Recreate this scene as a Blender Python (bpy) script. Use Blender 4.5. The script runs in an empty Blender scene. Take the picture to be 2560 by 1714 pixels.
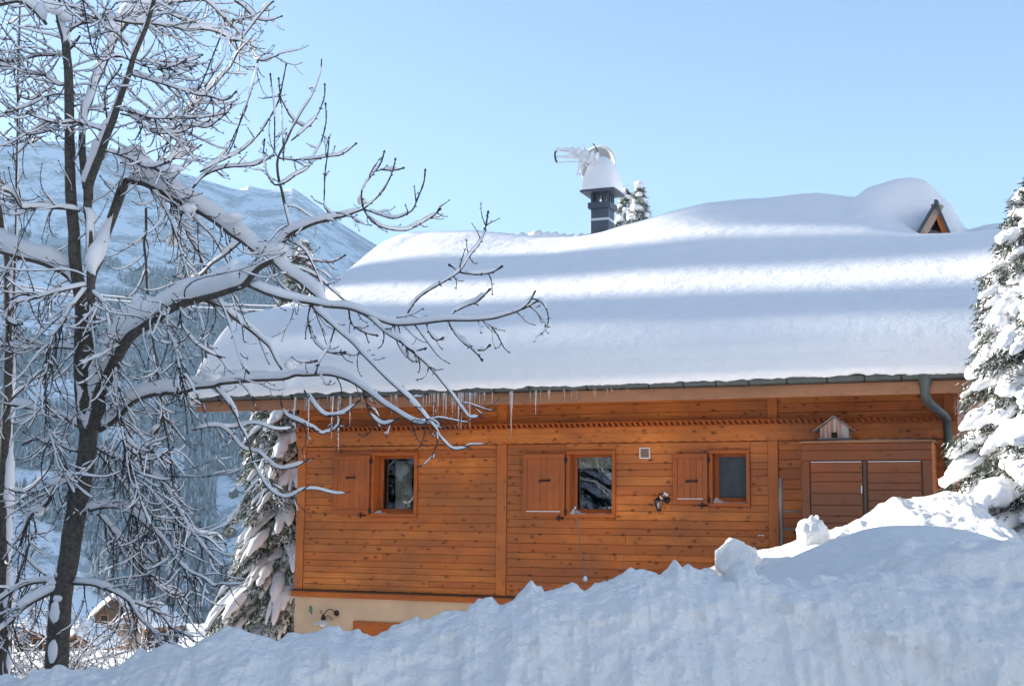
import bpy, math, random
import numpy as np
from mathutils import Vector, Matrix

rng = np.random.default_rng(7)
random.seed(7)
C = bpy.context.scene.collection
R = math.radians

# ---------------------------------------------------------------- camera, sky, sun
F = 3300.0
PITCH, ROLL, PHI = R(7.5627), R(0.5755), R(22.57)
cf = np.array([0, math.cos(PITCH), math.sin(PITCH)])
cu0 = np.array([0, -math.sin(PITCH), math.cos(PITCH)])
cr0 = np.array([1.0, 0, 0])
CR = math.cos(ROLL) * cr0 + math.sin(ROLL) * cu0
CU = -math.sin(ROLL) * cr0 + math.cos(ROLL) * cu0
cam = bpy.data.cameras.new('camera')
cam.sensor_width = 36.0
cam.lens = F / 2560 * 36.0
cam.clip_start = 0.1
cam.clip_end = 20000
co = bpy.data.objects.new('camera', cam)
C.objects.link(co)
co.matrix_world = Matrix(((CR[0], CU[0], -cf[0], 0), (CR[1], CU[1], -cf[1], 0), (CR[2], CU[2], -cf[2], 0), (0, 0, 0, 1)))
bpy.context.scene.camera = co

SUN_AZ, SUN_EL = R(-66), R(15)      # azimuth from +Y, negative = left
w = bpy.data.worlds.new('World')
bpy.context.scene.world = w
w.use_nodes = True
nt = w.node_tree
sky = nt.nodes.new('ShaderNodeTexSky')
sky.sky_type = 'NISHITA'
sky.sun_disc = False
sky.sun_elevation = SUN_EL
sky.sun_rotation = SUN_AZ
sky.altitude = 1200
sky.air_density = 1.0
sky.dust_density = 1.9
sky.ozone_density = 2.2
nt.nodes['Background'].inputs['Strength'].default_value = 0.07
nt.links.new(sky.outputs[0], nt.nodes['Background'].inputs['Color'])
sl = bpy.data.lights.new('sun', 'SUN')
sl.energy = 5.0
sl.angle = R(0.9)
sl.color = (1.0, 0.92, 0.82)
so = bpy.data.objects.new('sun', sl)
C.objects.link(so)
sd = Vector((math.sin(SUN_AZ) * math.cos(SUN_EL), math.cos(SUN_AZ) * math.cos(SUN_EL), math.sin(SUN_EL)))
so.rotation_euler = sd.to_track_quat('Z', 'Y').to_euler()
vs = bpy.context.scene.view_settings
vs.view_transform = 'Standard'
vs.look = 'None'
vs.gamma = 1
vs.exposure = 2.0
bpy.context.scene.cycles.max_bounces = 6
bpy.context.scene.cycles.diffuse_bounces = 4
bpy.context.scene.cycles.transparent_max_bounces = 12

HAZE = 0.00012


def ray(u, v):
    d = cf + CR * ((u - 1280) / F) - CU * ((v - 857) / F)
    return d


def P(u, v, Y):
    d = ray(u, v)
    return d * (Y / d[1])


# ---------------------------------------------------------------- noise
def _h(ix, iy, iz, s):
    n = (ix * 374761393 + iy * 668265263 + iz * 2147483647 + s * 974634777) & 0xFFFFFFFF
    n = ((n ^ (n >> 13)) * 1274126177) & 0xFFFFFFFF
    n = ((n ^ (n >> 16)) * 2246822519) & 0xFFFFFFFF
    return ((n ^ (n >> 15)) & 0xFFFFFF) / 8388607.5 - 1.0


def noise(x, y, z=0.0, s=0):
    x, y, z = np.broadcast_arrays(np.asarray(x, float), np.asarray(y, float), np.asarray(z, float))
    x0, y0, z0 = np.floor(x).astype(np.int64), np.floor(y).astype(np.int64), np.floor(z).astype(np.int64)
    fx, fy, fz = x - x0, y - y0, z - z0
    fx, fy, fz = [f * f * (3 - 2 * f) for f in (fx, fy, fz)]
    r = 0
    for i in (0, 1):
        for j in (0, 1):
            for k in (0, 1):
                r = r + _h(x0 + i, y0 + j, z0 + k, s) * (fx if i else 1 - fx) * (fy if j else 1 - fy) * (fz if k else 1 - fz)
    return r


def fbm(x, y, z=0.0, o=4, s=0):
    r, a = 0, 1.0
    t = 0
    for i in range(o):
        ca, sa = math.cos(.6 + i * .9), math.sin(.6 + i * .9)
        X, Y, Z = np.asarray(x) * 2 ** i, np.asarray(y) * 2 ** i, np.asarray(z) * 2 ** i
        X, Y = ca * X - sa * Y, sa * X + ca * Y
        Y, Z = .8 * Y - .6 * Z, .6 * Y + .8 * Z
        r = r + a * noise(X + 17.3 * i, Y - 9.1 * i, Z + 3.7 * i, s + i)
        t += a
        a *= 0.5
    return r / t


def sstep(a, b, x):
    t = np.clip((np.asarray(x, float) - a) / (b - a), 0, 1)
    return t * t * (3 - 2 * t)


# ---------------------------------------------------------------- mesh building
class MB:
    def __init__(self):
        self.v, self.f, self.n = [], [], 0

    def add(self, v, f):
        v = np.asarray(v, float).reshape(-1, 3)
        self.v.append(v)
        if isinstance(f, np.ndarray):
            self.f.append(f + self.n)
        else:
            self.f.extend([np.asarray([q], int) + self.n for q in f])
        self.n += len(v)
        return self

    def box(self, x0, x1, y0, y1, z0, z1):
        v = [(x, y, z) for x in (x0, x1) for y in (y0, y1) for z in (z0, z1)]
        f = np.array([(0, 1, 3, 2), (4, 6, 7, 5), (0, 4, 5, 1), (2, 3, 7, 6), (0, 2, 6, 4), (1, 5, 7, 3)])
        return self.add(v, f)

    def bbox(self, x0, x1, y0, y1, z0, z1, b=0.006):
        """box with bevelled edges"""
        b = min(b, (x1 - x0) * .45, (y1 - y0) * .45, (z1 - z0) * .45)
        c = np.array([(x0 + x1) / 2, (y0 + y1) / 2, (z0 + z1) / 2])
        h = np.array([(x1 - x0) / 2, (y1 - y0) / 2, (z1 - z0) / 2])
        vs, idx = [], {}
        for sx in (-1, 1):
            for sy in (-1, 1):
                for sz in (-1, 1):
                    for ax in range(3):
                        p = np.array([sx, sy, sz], float) * (h - b)
                        p[ax] = (sx, sy, sz)[ax] * h[ax]
                        idx[(sx, sy, sz, ax)] = len(vs)
                        vs.append(c + p)
        fs = []
        o = [(-1, -1), (1, -1), (1, 1), (-1, 1)]
        for ax in range(3):
            a1, a2 = (ax + 1) % 3, (ax + 2) % 3
            for s in (-1, 1):
                q = []
                for p1, p2 in (o if s > 0 else o[::-1]):
                    k = [0, 0, 0]
                    k[ax], k[a1], k[a2] = s, p1, p2
                    q.append(idx[(*k, ax)])
                fs.append(q)
            for p1 in (-1, 1):
                for p2 in (-1, 1):
                    q = []
                    for s, axx in ((-1, a1), (1, a1), (1, a2), (-1, a2)):
                        k = [0, 0, 0]
                        k[ax], k[a1], k[a2] = s, p1, p2
                        q.append(idx[(*k, axx)])
                    fs.append(q if p1 * p2 > 0 else q[::-1])
        for sx in (-1, 1):
            for sy in (-1, 1):
                for sz in (-1, 1):
                    q = [idx[(sx, sy, sz, a)] for a in range(3)]
                    fs.append(q if sx * sy * sz > 0 else q[::-1])
        return self.add(vs, fs)

    def tube(self, pts, rad, k=6, cap=True, up=None, flat=None):
        pts = np.asarray(pts, float)
        n = len(pts)
        rad = np.broadcast_to(np.asarray(rad, float), (n,))
        t = np.gradient(pts, axis=0)
        t /= np.linalg.norm(t, axis=1)[:, None] + 1e-12
        ref = np.array([0, 0, 1.0]) if abs(t[:, 2]).mean() < 0.8 else np.array([1.0, 0.2, 0])
        a = np.cross(t, ref)
        a /= np.linalg.norm(a, axis=1)[:, None] + 1e-9
        b = np.cross(a, t)
        th = np.arange(k) * 2 * math.pi / k
        ra = rad if flat is None else rad * flat
        V = pts[:, None, :] + a[:, None, :] * (np.cos(th)[None, :, None] * ra[:, None, None]) + b[:, None, :] * (np.sin(th)[None, :, None] * rad[:, None, None])
        i = np.arange(n - 1)[:, None] * k
        j = np.arange(k)[None, :]
        j2 = (j + 1) % k
        f = np.stack([i + j, i + j2, i + k + j2, i + k + j], -1).reshape(-1, 4)
        self.add(V, f)
        if cap:
            self.f.append(np.array([list(range(k))[::-1]]) + self.n - n * k)
            self.f.append(np.array([list(range(k))]) + self.n - k)
        return self

    def cyl(self, p0, p1, r0, r1=None, k=12):
        return self.tube([p0, p1], [r0, r0 if r1 is None else r1], k)

    def grid(self, V, close=False):
        m, n = V.shape[:2]
        i = np.arange(m - 1)[:, None] * n
        j = np.arange(n - 1)[None, :]
        f = np.stack([i + j, i + n + j, i + n + j + 1, i + j + 1], -1).reshape(-1, 4)
        return self.add(V.reshape(-1, 3), f)

    def prism(self, poly, y0, y1):
        """outline in x,z pushed along y"""
        n = len(poly)
        v = [(x, y0, z) for x, z in poly] + [(x, y1, z) for x, z in poly]
        f = [list(range(n)), list(range(2 * n - 1, n - 1, -1))]
        f += [[i, i + n, (i + 1) % n + n, (i + 1) % n] for i in range(n)]
        return self.add(v, f)

    def lathe(self, c, prof, k=20, axis='z'):
        V = []
        for r, h in prof:
            for i in range(k):
                a = 2 * math.pi * i / k
                q = (r * math.cos(a), r * math.sin(a), h)
                if axis == 'y':
                    q = (q[0], q[2], q[1])
                V.append((c[0] + q[0], c[1] + q[1], c[2] + q[2]))
        f = [[a * k + i, a * k + (i + 1) % k, (a + 1) * k + (i + 1) % k, (a + 1) * k + i] for a in range(len(prof) - 1) for i in range(k)]
        return self.add(V, f)

    def build(self, name, mat, parent=None, smooth=False, loc=None):
        V = np.concatenate(self.v) if self.v else np.zeros((0, 3))
        me = bpy.data.meshes.new(name)
        sizes = np.concatenate([np.full(len(q), q.shape[1]) for q in self.f])
        loops = np.concatenate([q.ravel() for q in self.f])
        me.vertices.add(len(V))
        me.vertices.foreach_set('co', V.ravel().astype(np.float32))
        me.loops.add(len(loops))
        me.loops.foreach_set('vertex_index', loops.astype(np.int32))
        me.polygons.add(len(sizes))
        st = np.concatenate([[0], np.cumsum(sizes)[:-1]])
        me.polygons.foreach_set('loop_start', st.astype(np.int32))
        me.polygons.foreach_set('loop_total', sizes.astype(np.int32))
        me.polygons.foreach_set('use_smooth', np.full(len(sizes), bool(smooth)))
        me.update(calc_edges=True)
        me.validate()
        me.materials.append(mat)
        o = bpy.data.objects.new(name, me)
        C.objects.link(o)
        if parent is not None:
            o.parent = parent
        if loc is not None:
            o.location = loc
        return o


def tag(o, label=None, cat=None, group=None, kind=None):
    if label:
        o['label'] = label
    if cat:
        o['category'] = cat
    if group:
        o['group'] = group
    if kind:
        o['kind'] = kind
    return o


def empty(name, loc, rz=0.0, label=None, cat=None, group=None, parent=None):
    o = bpy.data.objects.new(name, None)
    C.objects.link(o)
    o.location = loc
    o.rotation_euler = (0, 0, rz)
    o.empty_display_size = 0.2
    if parent is not None:
        o.parent = parent
    return tag(o, label, cat, group)


# ---------------------------------------------------------------- materials
def mat(name):
    m = bpy.data.materials.new(name)
    m.use_nodes = True
    return m, m.node_tree, m.node_tree.nodes['Principled BSDF']


def nd(nt, typ, **kw):
    n = nt.nodes.new(typ)
    for k, v in kw.items():
        if k in ('operation', 'blend_type', 'data_type', 'noise_dimensions', 'feature', 'distance', 'interpolation'):
            setattr(n, k, v)
        else:
            n.inputs[k].default_value = v
    return n


def mapped(nt, scale, coord='Object'):
    tc = nt.nodes.new('ShaderNodeTexCoord')
    mp = nt.nodes.new('ShaderNodeMapping')
    mp.inputs['Scale'].default_value = scale
    nt.links.new(tc.outputs[coord], mp.inputs['Vector'])
    return mp.outputs[0]


def ramp(nt, src, stops):
    r = nt.nodes.new('ShaderNodeValToRGB')
    el = r.color_ramp.elements
    while len(el) > 1:
        el.remove(el[-1])
    for i, (p, c) in enumerate(stops):
        e = el[0] if i == 0 else el.new(p)
        e.position = p
        e.color = (*c, 1) if len(c) == 3 else c
    nt.links.new(src, r.inputs[0])
    return r.outputs[0]


def mixc(nt, fac, a, b, mode='MIX'):
    n = nt.nodes.new('ShaderNodeMix')
    n.data_type = 'RGBA'
    n.blend_type = mode
    for s, val in ((0, fac), (6, a), (7, b)):
        if isinstance(val, (int, float)):
            n.inputs[s].default_value = val
        elif isinstance(val, tuple):
            n.inputs[s].default_value = (*val, 1)
        else:
            nt.links.new(val, n.inputs[s])
    return n.outputs[2]


def bump(nt, b, h, strength, dist):
    n = nt.nodes.new('ShaderNodeBump')
    n.inputs['Strength'].default_value = strength
    n.inputs['Distance'].default_value = dist
    nt.links.new(h, n.inputs['Height'])
    nt.links.new(n.outputs[0], b.inputs['Normal'])


def noisen(nt, vec, scale, detail=4, rough=.55):
    n = nd(nt, 'ShaderNodeTexNoise', Scale=scale, Detail=detail, Roughness=rough)
    nt.links.new(vec, n.inputs['Vector'])
    return n.outputs['Fac']


def simple(name, col, rough=.6, metal=0.0, var=0.25, scale=8, bs=0.0, bd=0.01):
    m, nt, b = mat(name)
    v = mapped(nt, (1, 1, 1))
    f = noisen(nt, v, scale)
    lo = tuple(c * (1 - var) for c in col)
    hi = tuple(min(1, c * (1 + var)) for c in col)
    nt.links.new(ramp(nt, f, [(.3, lo), (.7, hi)]), b.inputs['Base Color'])
    b.inputs['Roughness'].default_value = rough
    b.inputs['Metallic'].default_value = metal
    if bs:
        bump(nt, b, noisen(nt, v, scale * 3), bs, bd)
    return m


def snowmat(name, col=(.82, .825, .84), s1=14, b1=.35, d1=.02, s2=220, sss=0.0):
    m, nt, b = mat(name)
    v = mapped(nt, (1, 1, 1))
    nt.links.new(ramp(nt, noisen(nt, v, 3), [(.3, tuple(c * .97 for c in col)), (.7, col)]), b.inputs['Base Color'])
    b.inputs['Roughness'].default_value = .62
    b.inputs['Specular IOR Level'].default_value = .3
    a = nt.nodes.new('ShaderNodeMath')
    a.operation = 'MULTIPLY_ADD'
    nt.links.new(noisen(nt, v, s2, 3), a.inputs[0])
    a.inputs[1].default_value = .22
    nt.links.new(noisen(nt, v, s1, 5), a.inputs[2])
    bump(nt, b, a.outputs[0], b1, d1)
    return m


def woodmat(name, lo, hi, axis, rough=.5, knots=.5, dark=(.05, .016, .006), weather=None):
    """planks: colour per plank, grain and knots along the axis"""
    m, nt, b = mat(name)
    st = {'x': (1.2, 14, 22), 'z': (22, 14, 1.2), 'y': (14, 1.2, 22)}[axis]
    v = mapped(nt, st)
    g = noisen(nt, v, 2.2, 6, .65)
    geo = nt.nodes.new('ShaderNodeNewGeometry')
    base = ramp(nt, geo.outputs['Random Per Island'], [(0, lo), (.35, tuple((a + c) / 2 for a, c in zip(lo, hi))), (.6, hi), (.74, tuple(a * .7 + c * .3 for a, c in zip(lo, hi))), (.86, (hi[0] * .92, hi[1] * .72, hi[2] * .7)), (1, tuple(c * 1.08 for c in hi))])
    base = mixc(nt, ramp(nt, g, [(.25, (.7, .7, .7)), (.55, (0, 0, 0))]), base, tuple(c * .72 for c in lo), 'MIX')
    # broad blotches of old stain
    base = mixc(nt, ramp(nt, noisen(nt, mapped(nt, (1, 1, 1)), 1.3, 3), [(.4, (0, 0, 0)), (.7, (.45, .45, .45))]), base, tuple(c * .62 for c in lo))
    # weathered browner areas, metres across
    base = mixc(nt, ramp(nt, noisen(nt, mapped(nt, (.45, .45, .9)), 1.0, 4, .6), [(.40, (0, 0, 0)), (.60, (.75, .75, .75))]), base, tuple(.5 * c + d for c, d in zip(lo, (.03, .028, .02))))
    ks = {'x': (4.6, 1, 7.5), 'z': (7.5, 1, 4.6), 'y': (7.5, 4.6, 7.5)}[axis]
    vo = nd(nt, 'ShaderNodeTexVoronoi', Scale=1.35)
    wn = nd(nt, 'ShaderNodeTexNoise', Scale=3.0, Detail=2)
    nt.links.new(mapped(nt, (1, 1, 1)), wn.inputs['Vector'])
    wm = nt.nodes.new('ShaderNodeVectorMath')
    wm.operation = 'MULTIPLY_ADD'
    wm.inputs[1].default_value = (.9, .9, .9)
    nt.links.new(wn.outputs['Color'], wm.inputs[0])
    nt.links.new(mapped(nt, ks), wm.inputs[2])
    nt.links.new(wm.outputs[0], vo.inputs['Vector'])
    k = ramp(nt, vo.outputs['Distance'], [(.05, (min(1, knots * 1.3),) * 3), (.14, (knots * .62,) * 3), (.30, (0, 0, 0))])
    base = mixc(nt, k, base, dark)
    if weather:
        base = mixc(nt, ramp(nt, noisen(nt, mapped(nt, st), 1.0, 4), [(.42, (0, 0, 0)), (.62, (.9, .9, .9))]), base, weather)
    nt.links.new(base, b.inputs['Base Color'])
    b.inputs['Roughness'].default_value = rough
    b.inputs['Specular IOR Level'].default_value = .35
    bump(nt, b, g, .25, .004)
    return m


M = {}
M['snow'] = snowmat('snow', s1=9, b1=.3, d1=.03)
M['roof_snow'] = snowmat('roof_snow', s1=5, b1=.5, d1=.045, s2=30)
M['bank_snow'] = snowmat('bank_snow', col=(.83, .815, .785), s1=11, b1=.7, d1=.05, s2=60)
nt = M['bank_snow'].node_tree
vo = nd(nt, 'ShaderNodeTexVoronoi', Scale=2.3)
nt.links.new(mapped(nt, (1, 1, 1)), vo.inputs['Vector'])
bb = nt.nodes['Principled BSDF'].inputs['Base Color']
old = bb.links[0].from_socket
nt.links.new(mixc(nt, ramp(nt, vo.outputs['Distance'], [(.022, (.55, .55, .55)), (.04, (0, 0, 0))]), old, (.16, .12, .09)), bb)
M['far_snow'] = snowmat('far_snow', s1=1.5, b1=.4, d1=.2, s2=10)
M['tree_snow'] = snowmat('tree_snow', s1=16, b1=.25, d1=.015, s2=90)
M['wall'] = woodmat('wall_planks', (.47, .125, .025), (.74, .245, .048), 'x', knots=.75)
M['wallx'] = woodmat('side_planks', (.47, .112, .020), (.74, .225, .038), 'y', knots=.5)
M['side'] = woodmat('low_bounce_planks', (.16, .05, .018), (.24, .085, .03), 'y', knots=.4)  # left gable planks darkened in colour to cut orange bounce onto the spruce
M['post'] = woodmat('post_wood', (.58, .155, .028), (.67, .205, .038), 'z', knots=.35)
M['shutter'] = woodmat('shutter_wood', (.46, .108, .020), (.58, .155, .029), 'z', knots=.3)
M['trim'] = woodmat('trim_wood', (.50, .115, .016), (.58, .155, .022), 'x', knots=.25)
M['shed'] = woodmat('shed_planks', (.20, .052, .015), (.28, .082, .022), 'x', knots=.55)
M['fascia'] = woodmat('fascia_wood', (.36, .165, .085), (.44, .21, .11), 'x', knots=.3, dark=(.12, .06, .03))
M['pale_wood'] = woodmat('pale_wood', (.50, .36, .28), (.58, .43, .34), 'z', knots=.1)
M['grey_wood'] = woodmat('weathered_wood', (.20, .19, .17), (.34, .33, .31), 'z', knots=.1, dark=(.08, .07, .06))
M['bird'] = woodmat('birdhouse_wood', (.36, .16, .09), (.42, .2, .12), 'z', knots=.1, weather=(.42, .42, .44))
M['barn'] = woodmat('barn_wood', (.055, .03, .018), (.10, .055, .03), 'z', knots=.2)
M['barn_warm'] = woodmat('barn_warm_wood', (.30, .13, .05), (.40, .18, .07), 'x', knots=.2)
M['zinc'] = simple('zinc', (.075, .088, .085), .5, .35, .2, 5)
M['iron'] = simple('iron', (.02, .02, .022), .45, .4)
M['steel'] = simple('light_steel', (.62, .63, .64), .4, .3, .1)
M['slate'] = simple('slate_cladding', (.06, .075, .1), .55, 0, .15, 3, .2, .004)
M['slate2'] = simple('slate_band', (.5, .54, .58), .5, 0, .1)
M['stucco'] = simple('stucco', (.62, .43, .27), .9, 0, .12, 2.2, .5, .006)
M['dish'] = simple('dish_grey', (.38, .39, .38), .5, .1, .06)
M['dish_rim'] = simple('dish_rim', (.6, .6, .58), .45, .1, .05)
M['white'] = simple('white_paint', (.72, .74, .75), .45, 0, .06)
M['grille'] = simple('vent_grille', (.22, .2, .17), .6, 0, .2, 30)
M['green'] = simple('green_tin', (.08, .22, .18), .4, .2)
M['bulb'] = simple('frosted_glass', (.75, .74, .7), .2)
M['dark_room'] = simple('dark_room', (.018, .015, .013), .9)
M['frost'] = simple('frosted_pane', (.05, .065, .075), .3)
M['cable'] = simple('cable', (.12, .12, .13), .5)
M['cable_snow'] = snowmat('cable_snow')
M['bark'] = simple('bark', (.085, .077, .066), .95, 0, .5, 26, .9, .012)
M['twig'] = simple('twig_bark', (.042, .034, .036), .85, 0, .3, 40)
M['dry'] = simple('dry_stem', (.26, .17, .11), .85)
M['trunk'] = simple('spruce_bark', (.07, .05, .035), .95, 0, .3, 20)

m, nt, b = mat('needles')
geo = nt.nodes.new('ShaderNodeNewGeometry')
nt.links.new(ramp(nt, geo.outputs['Random Per Island'], [(0, (.045, .065, .035)), (.45, (.12, .15, .10)), (.52, (.17, .2, .16)), (.56, (.48, .52, .52)), (1, (.74, .77, .78))]), b.inputs['Base Color'])
b.inputs['Roughness'].default_value = .7
M['needles'] = m
m, nt, b = mat('dark_needles')
geo = nt.nodes.new('ShaderNodeNewGeometry')
nt.links.new(ramp(nt, geo.outputs['Random Per Island'], [(0, (.012, .024, .014)), (.6, (.035, .055, .03)), (.72, (.07, .09, .05)), (.78, (.4, .43, .43)), (1, (.7, .72, .75))]), b.inputs['Base Color'])
b.inputs['Roughness'].default_value = .65
M['needles2'] = m
m, nt, b = mat('cone_red')
b.inputs['Base Color'].default_value = (.3, .09, .035, 1)
M['cone'] = m

m, nt, b = mat('window_glass')
out = nt.nodes['Material Output']
g = nd(nt, 'ShaderNodeBsdfGlossy', Roughness=.015)
g.inputs['Color'].default_value = (.9, .95, 1, 1)
tr = nt.nodes.new('ShaderNodeBsdfTransparent')
tr.inputs[0].default_value = (.85, .88, .88, 1)
fr = nd(nt, 'ShaderNodeFresnel', IOR=1.5)
ad = nt.nodes.new('ShaderNodeMath')
ad.operation = 'MULTIPLY_ADD'
ad.inputs[1].default_value = 1.4
ad.inputs[2].default_value = .07
nt.links.new(fr.outputs[0], ad.inputs[0])
mx = nt.nodes.new('ShaderNodeMixShader')
nt.links.new(ad.outputs[0], mx.inputs[0])
nt.links.new(tr.outputs[0], mx.inputs[1])
nt.links.new(g.outputs[0], mx.inputs[2])
nt.links.new(mx.outputs[0], out.inputs[0])
M['glass'] = m

m, nt, b = mat('icicle_ice')
b.inputs['Base Color'].default_value = (.92, .95, .97, 1)
b.inputs['Roughness'].default_value = .12
b.inputs['IOR'].default_value = 1.31
b.inputs['Transmission Weight'].default_value = .75
bump(nt, b, noisen(nt, mapped(nt, (1, 1, 1)), 60, 2), .8, .01)
M['ice'] = m

m, nt, b = mat('curtain_cloth')
b.inputs['Base Color'].default_value = (.72, .66, .52, 1)
b.inputs['Roughness'].default_value = .9
M['curtain'] = m

# mountain: snow fields, rock and scattered scrub
m, nt, b = mat('mountain')
v = mapped(nt, (1, 1, 1))
n1 = noisen(nt, v, .006, 6, .6)
vs_ = mapped(nt, (1, 1, .8))
n2 = noisen(nt, vs_, .11, 8, .85)
n3 = noisen(nt, v, .014, 4, .6)
geo = nt.nodes.new('ShaderNodeNewGeometry')
mm = nt.nodes.new('ShaderNodeMath')
mm.operation = 'ADD'
nt.links.new(n2, mm.inputs[0])
nt.links.new(n3, mm.inputs[1])
rock = ramp(nt, mm.outputs[0], [(.50, (0, 0, 0)), (.56, (.8, .8, .8))])
nt.links.new(mixc(nt, rock, (.82, .84, .87), (.24, .27, .29)), b.inputs['Base Color'])
mm.inputs[1].default_value = 0
mm2 = nt.nodes.new('ShaderNodeMath')
mm2.operation = 'MULTIPLY'
mm2.inputs[1].default_value = .5
nt.links.new(mm.outputs[0], mm2.inputs[0])
r2 = ramp(nt, mm2.outputs[0], [(.475, (0, 0, 0)), (.535, (.85, .85, .85))])
nt.links.new(mixc(nt, r2, (.82, .84, .87), (.24, .27, .29)), b.inputs['Base Color'])
b.inputs['Roughness'].default_value = .85
M['mountain'] = m
m, nt, b = mat('forest')
geo = nt.nodes.new('ShaderNodeNewGeometry')
nt.links.new(ramp(nt, geo.outputs['Random Per Island'], [(0, (.06, .09, .10)), (.6, (.17, .21, .23)), (1, (.38, .43, .46))]), b.inputs['Base Color'])
b.inputs['Roughness'].default_value = .9
M['forest'] = m

# ---------------------------------------------------------------- terrain
SKY = [(-1100, 900), (-900, 800), (-500, 430), (-200, 380), (0, 383), (150, 378), (300, 412), (450, 436), (530, 452), (577, 462), (600, 452), (640, 458), (686, 456), (716, 453),
       (745, 470), (787, 500), (821, 529), (855, 548), (892, 571), (960, 610), (1100, 680), (1500, 760), (2700, 800), (3500, 900)]
SU = np.array([p[0] for p in SKY], float)
SV = np.array([p[1] for p in SKY], float)


def yard(x, y):
    zy = -0.2 - 2.95 * (1 - sstep(-5.5, 5.0, x)) - 0.02 * np.maximum(0, y - 14)
    z = -1.7 + (zy + 1.7) * sstep(7.6, 9.6, y)
    return z


def ground(x, y):
    x = np.asarray(x, float)
    y = np.asarray(y, float)
    r = np.hypot(x, y)
    az = np.arctan2(x, y)
    infront = (np.abs(az) < 1.35)
    zl = -3.2 - np.maximum(r - 28, 0) * .0766
    z = yard(x, y)
    k = sstep(24, 45, r) * infront
    z = z * (1 - k) + zl * k
    z = z - 4.5 * sstep(55, 120, r) * (1 - sstep(-.265, -.235, az)) * (r < 215) * infront
    lip = sstep(214, 224, r)
    z = z - lip * (r > 214) * infront * np.minimum(52, (r - 214) * .35)
    z = np.where((r > 360) & infront, -68.0, z)
    # opposite mountain side
    u = 1280 + F * np.tan(np.clip(az, -1.2, 1.2))
    vv = np.interp(u, SU, SV)
    zs = (1295 - vv) / F * 2800 * .985
    t = np.clip((r - 880) / 1920, 0, 1.25)
    prof = np.where(t < 1, t ** 1.12, 1 - (t - 1) * 1.2)
    rel = fbm(x / 420, y / 420, 0, 6, 3) * 62 * np.clip(t * 3, 0, 1) * np.clip((1.02 - t) * 3, 0.16, 1)
    ridg = (1 - np.abs(fbm(x / 130, y / 130, 0, 4, 9))) * 22 * np.clip(t * 1.5, 0, 1) * np.clip((1.02 - t) * 4, 0.3, 1)
    zm = -68 + (zs + 68) * prof + (rel + ridg - 14) * (t > 0)
    z = np.where((r > 880) & infront, zm, z)
    # unseen hillside behind the viewer, added facing the sun to bounce fill light
    z = np.where((~infront), -1.7 + np.maximum(0, r - 9) * .42 * sstep(1.35, 1.9, np.abs(az)) * (1 - .5 * sstep(200, 900, r)), z)
    return z


def polar(name, radii, azs, mt):
    A, Rr = np.meshgrid(azs, radii)
    X, Y = np.sin(A) * Rr, np.cos(A) * Rr
    Z = ground(X, Y)
    o = MB().grid(np.stack([X, Y, Z], -1)).build(name, mt, smooth=True)
    return tag(o, kind='structure')


az_view = np.concatenate([np.linspace(-math.pi, -.8, 40)[:-1], np.linspace(-.8, -.42, 40)[:-1], np.linspace(-.42, -.1, 330)[:-1], np.linspace(-.1, .45, 150)[:-1], np.linspace(.45, math.pi, 50)])
rad_near = np.concatenate([[0.05, 1, 2, 3, 4, 5, 6], np.linspace(7, 30, 70), np.geomspace(31, 212, 50), np.linspace(214, 226, 8), np.geomspace(235, 870, 16)])
polar('snow_ground', rad_near, az_view, M['far_snow'])
polar('mountain', np.concatenate([np.linspace(870, 2900, 330), np.geomspace(2950, 3500, 8)]), az_view, M['mountain'])

# forest on the far side of the valley
N = 80000
azr = rng.uniform(-.41, -.12, N)
rr = np.sqrt(rng.uniform(905 ** 2, 2450 ** 2, N))
fx, fy = np.sin(azr) * rr, np.cos(azr) * rr
fz = ground(fx, fy)
fu = 1280 + F * fx / fy
fv = 1295 - F * fz / fy
msk = fbm(fx / 150, fy / 150, 0, 4, 21) + .25 * fbm(fx / 30, fy / 30, 0, 2, 5)
thr = -.02 + .12 * sstep(1300, 2100, rr) + .55 * sstep(1900, 2450, rr)
clear = (fu > 548) & (fu < 625) & (fv > 1195 + (fu - 548) * .3) & (fv < 1440)
clear |= (np.abs((fv - 1090) - (fu - 260) * .42) < 34) & (fu > 250) & (fu < 470)
clear |= (np.abs((fv - 1440) - (fu - 440) * .75) < 17) & (fu > 400) & (fu < 560)
clear |= (np.abs(fv - 1215) < 26) & (fu < 150)
clear |= (np.abs(fv - 1000) < 40) & (fu > 60) & (fu < 210)
band = ((fu > 400) & (fv > 1020) & (fv < 1420)) | ((fu > 330) & (fv > 690) & (fv < 1120) & (msk > -.25))
keep = ((msk > thr) | band) & ~clear
fx, fy, fz, rr = fx[keep][:30000], fy[keep][:30000], fz[keep][:30000], rr[keep][:30000]
n = len(fx)
H = rng.uniform(8, 15, n)
K = 6
mb = MB()
ang = rng.uniform(0, 6.28, n)[:, None] + np.arange(K)[None, :] * 2 * math.pi / K
for lo, hi, rw in ((.08, .55, .2), (.36, .8, .145), (.62, 1.05, .09)):
    rad = (H * rw)[:, None] * rng.uniform(.6, 1.25, (n, K))
    ring = np.stack([fx[:, None] + np.cos(ang) * rad, fy[:, None] + np.sin(ang) * rad, (fz + H * lo)[:, None] + rng.uniform(-.5, .5, (n, K))], -1)
    top = np.stack([fx, fy, fz + H * hi], -1)[:, None, :]
    V = np.concatenate([ring, top], 1)
    b0 = (np.arange(n) * (K + 1))[:, None]
    k = np.arange(K)[None, :]
    f = np.stack([b0 + k, b0 + (k + 1) % K, b0 + K + 0 * k], -1).reshape(-1, 3)
    mb.add(V, f)
tag(mb.build('forest', M['forest']), 'dark conifer forest dusted with snow on the far valley side', 'forest', kind='stuff')


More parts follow.
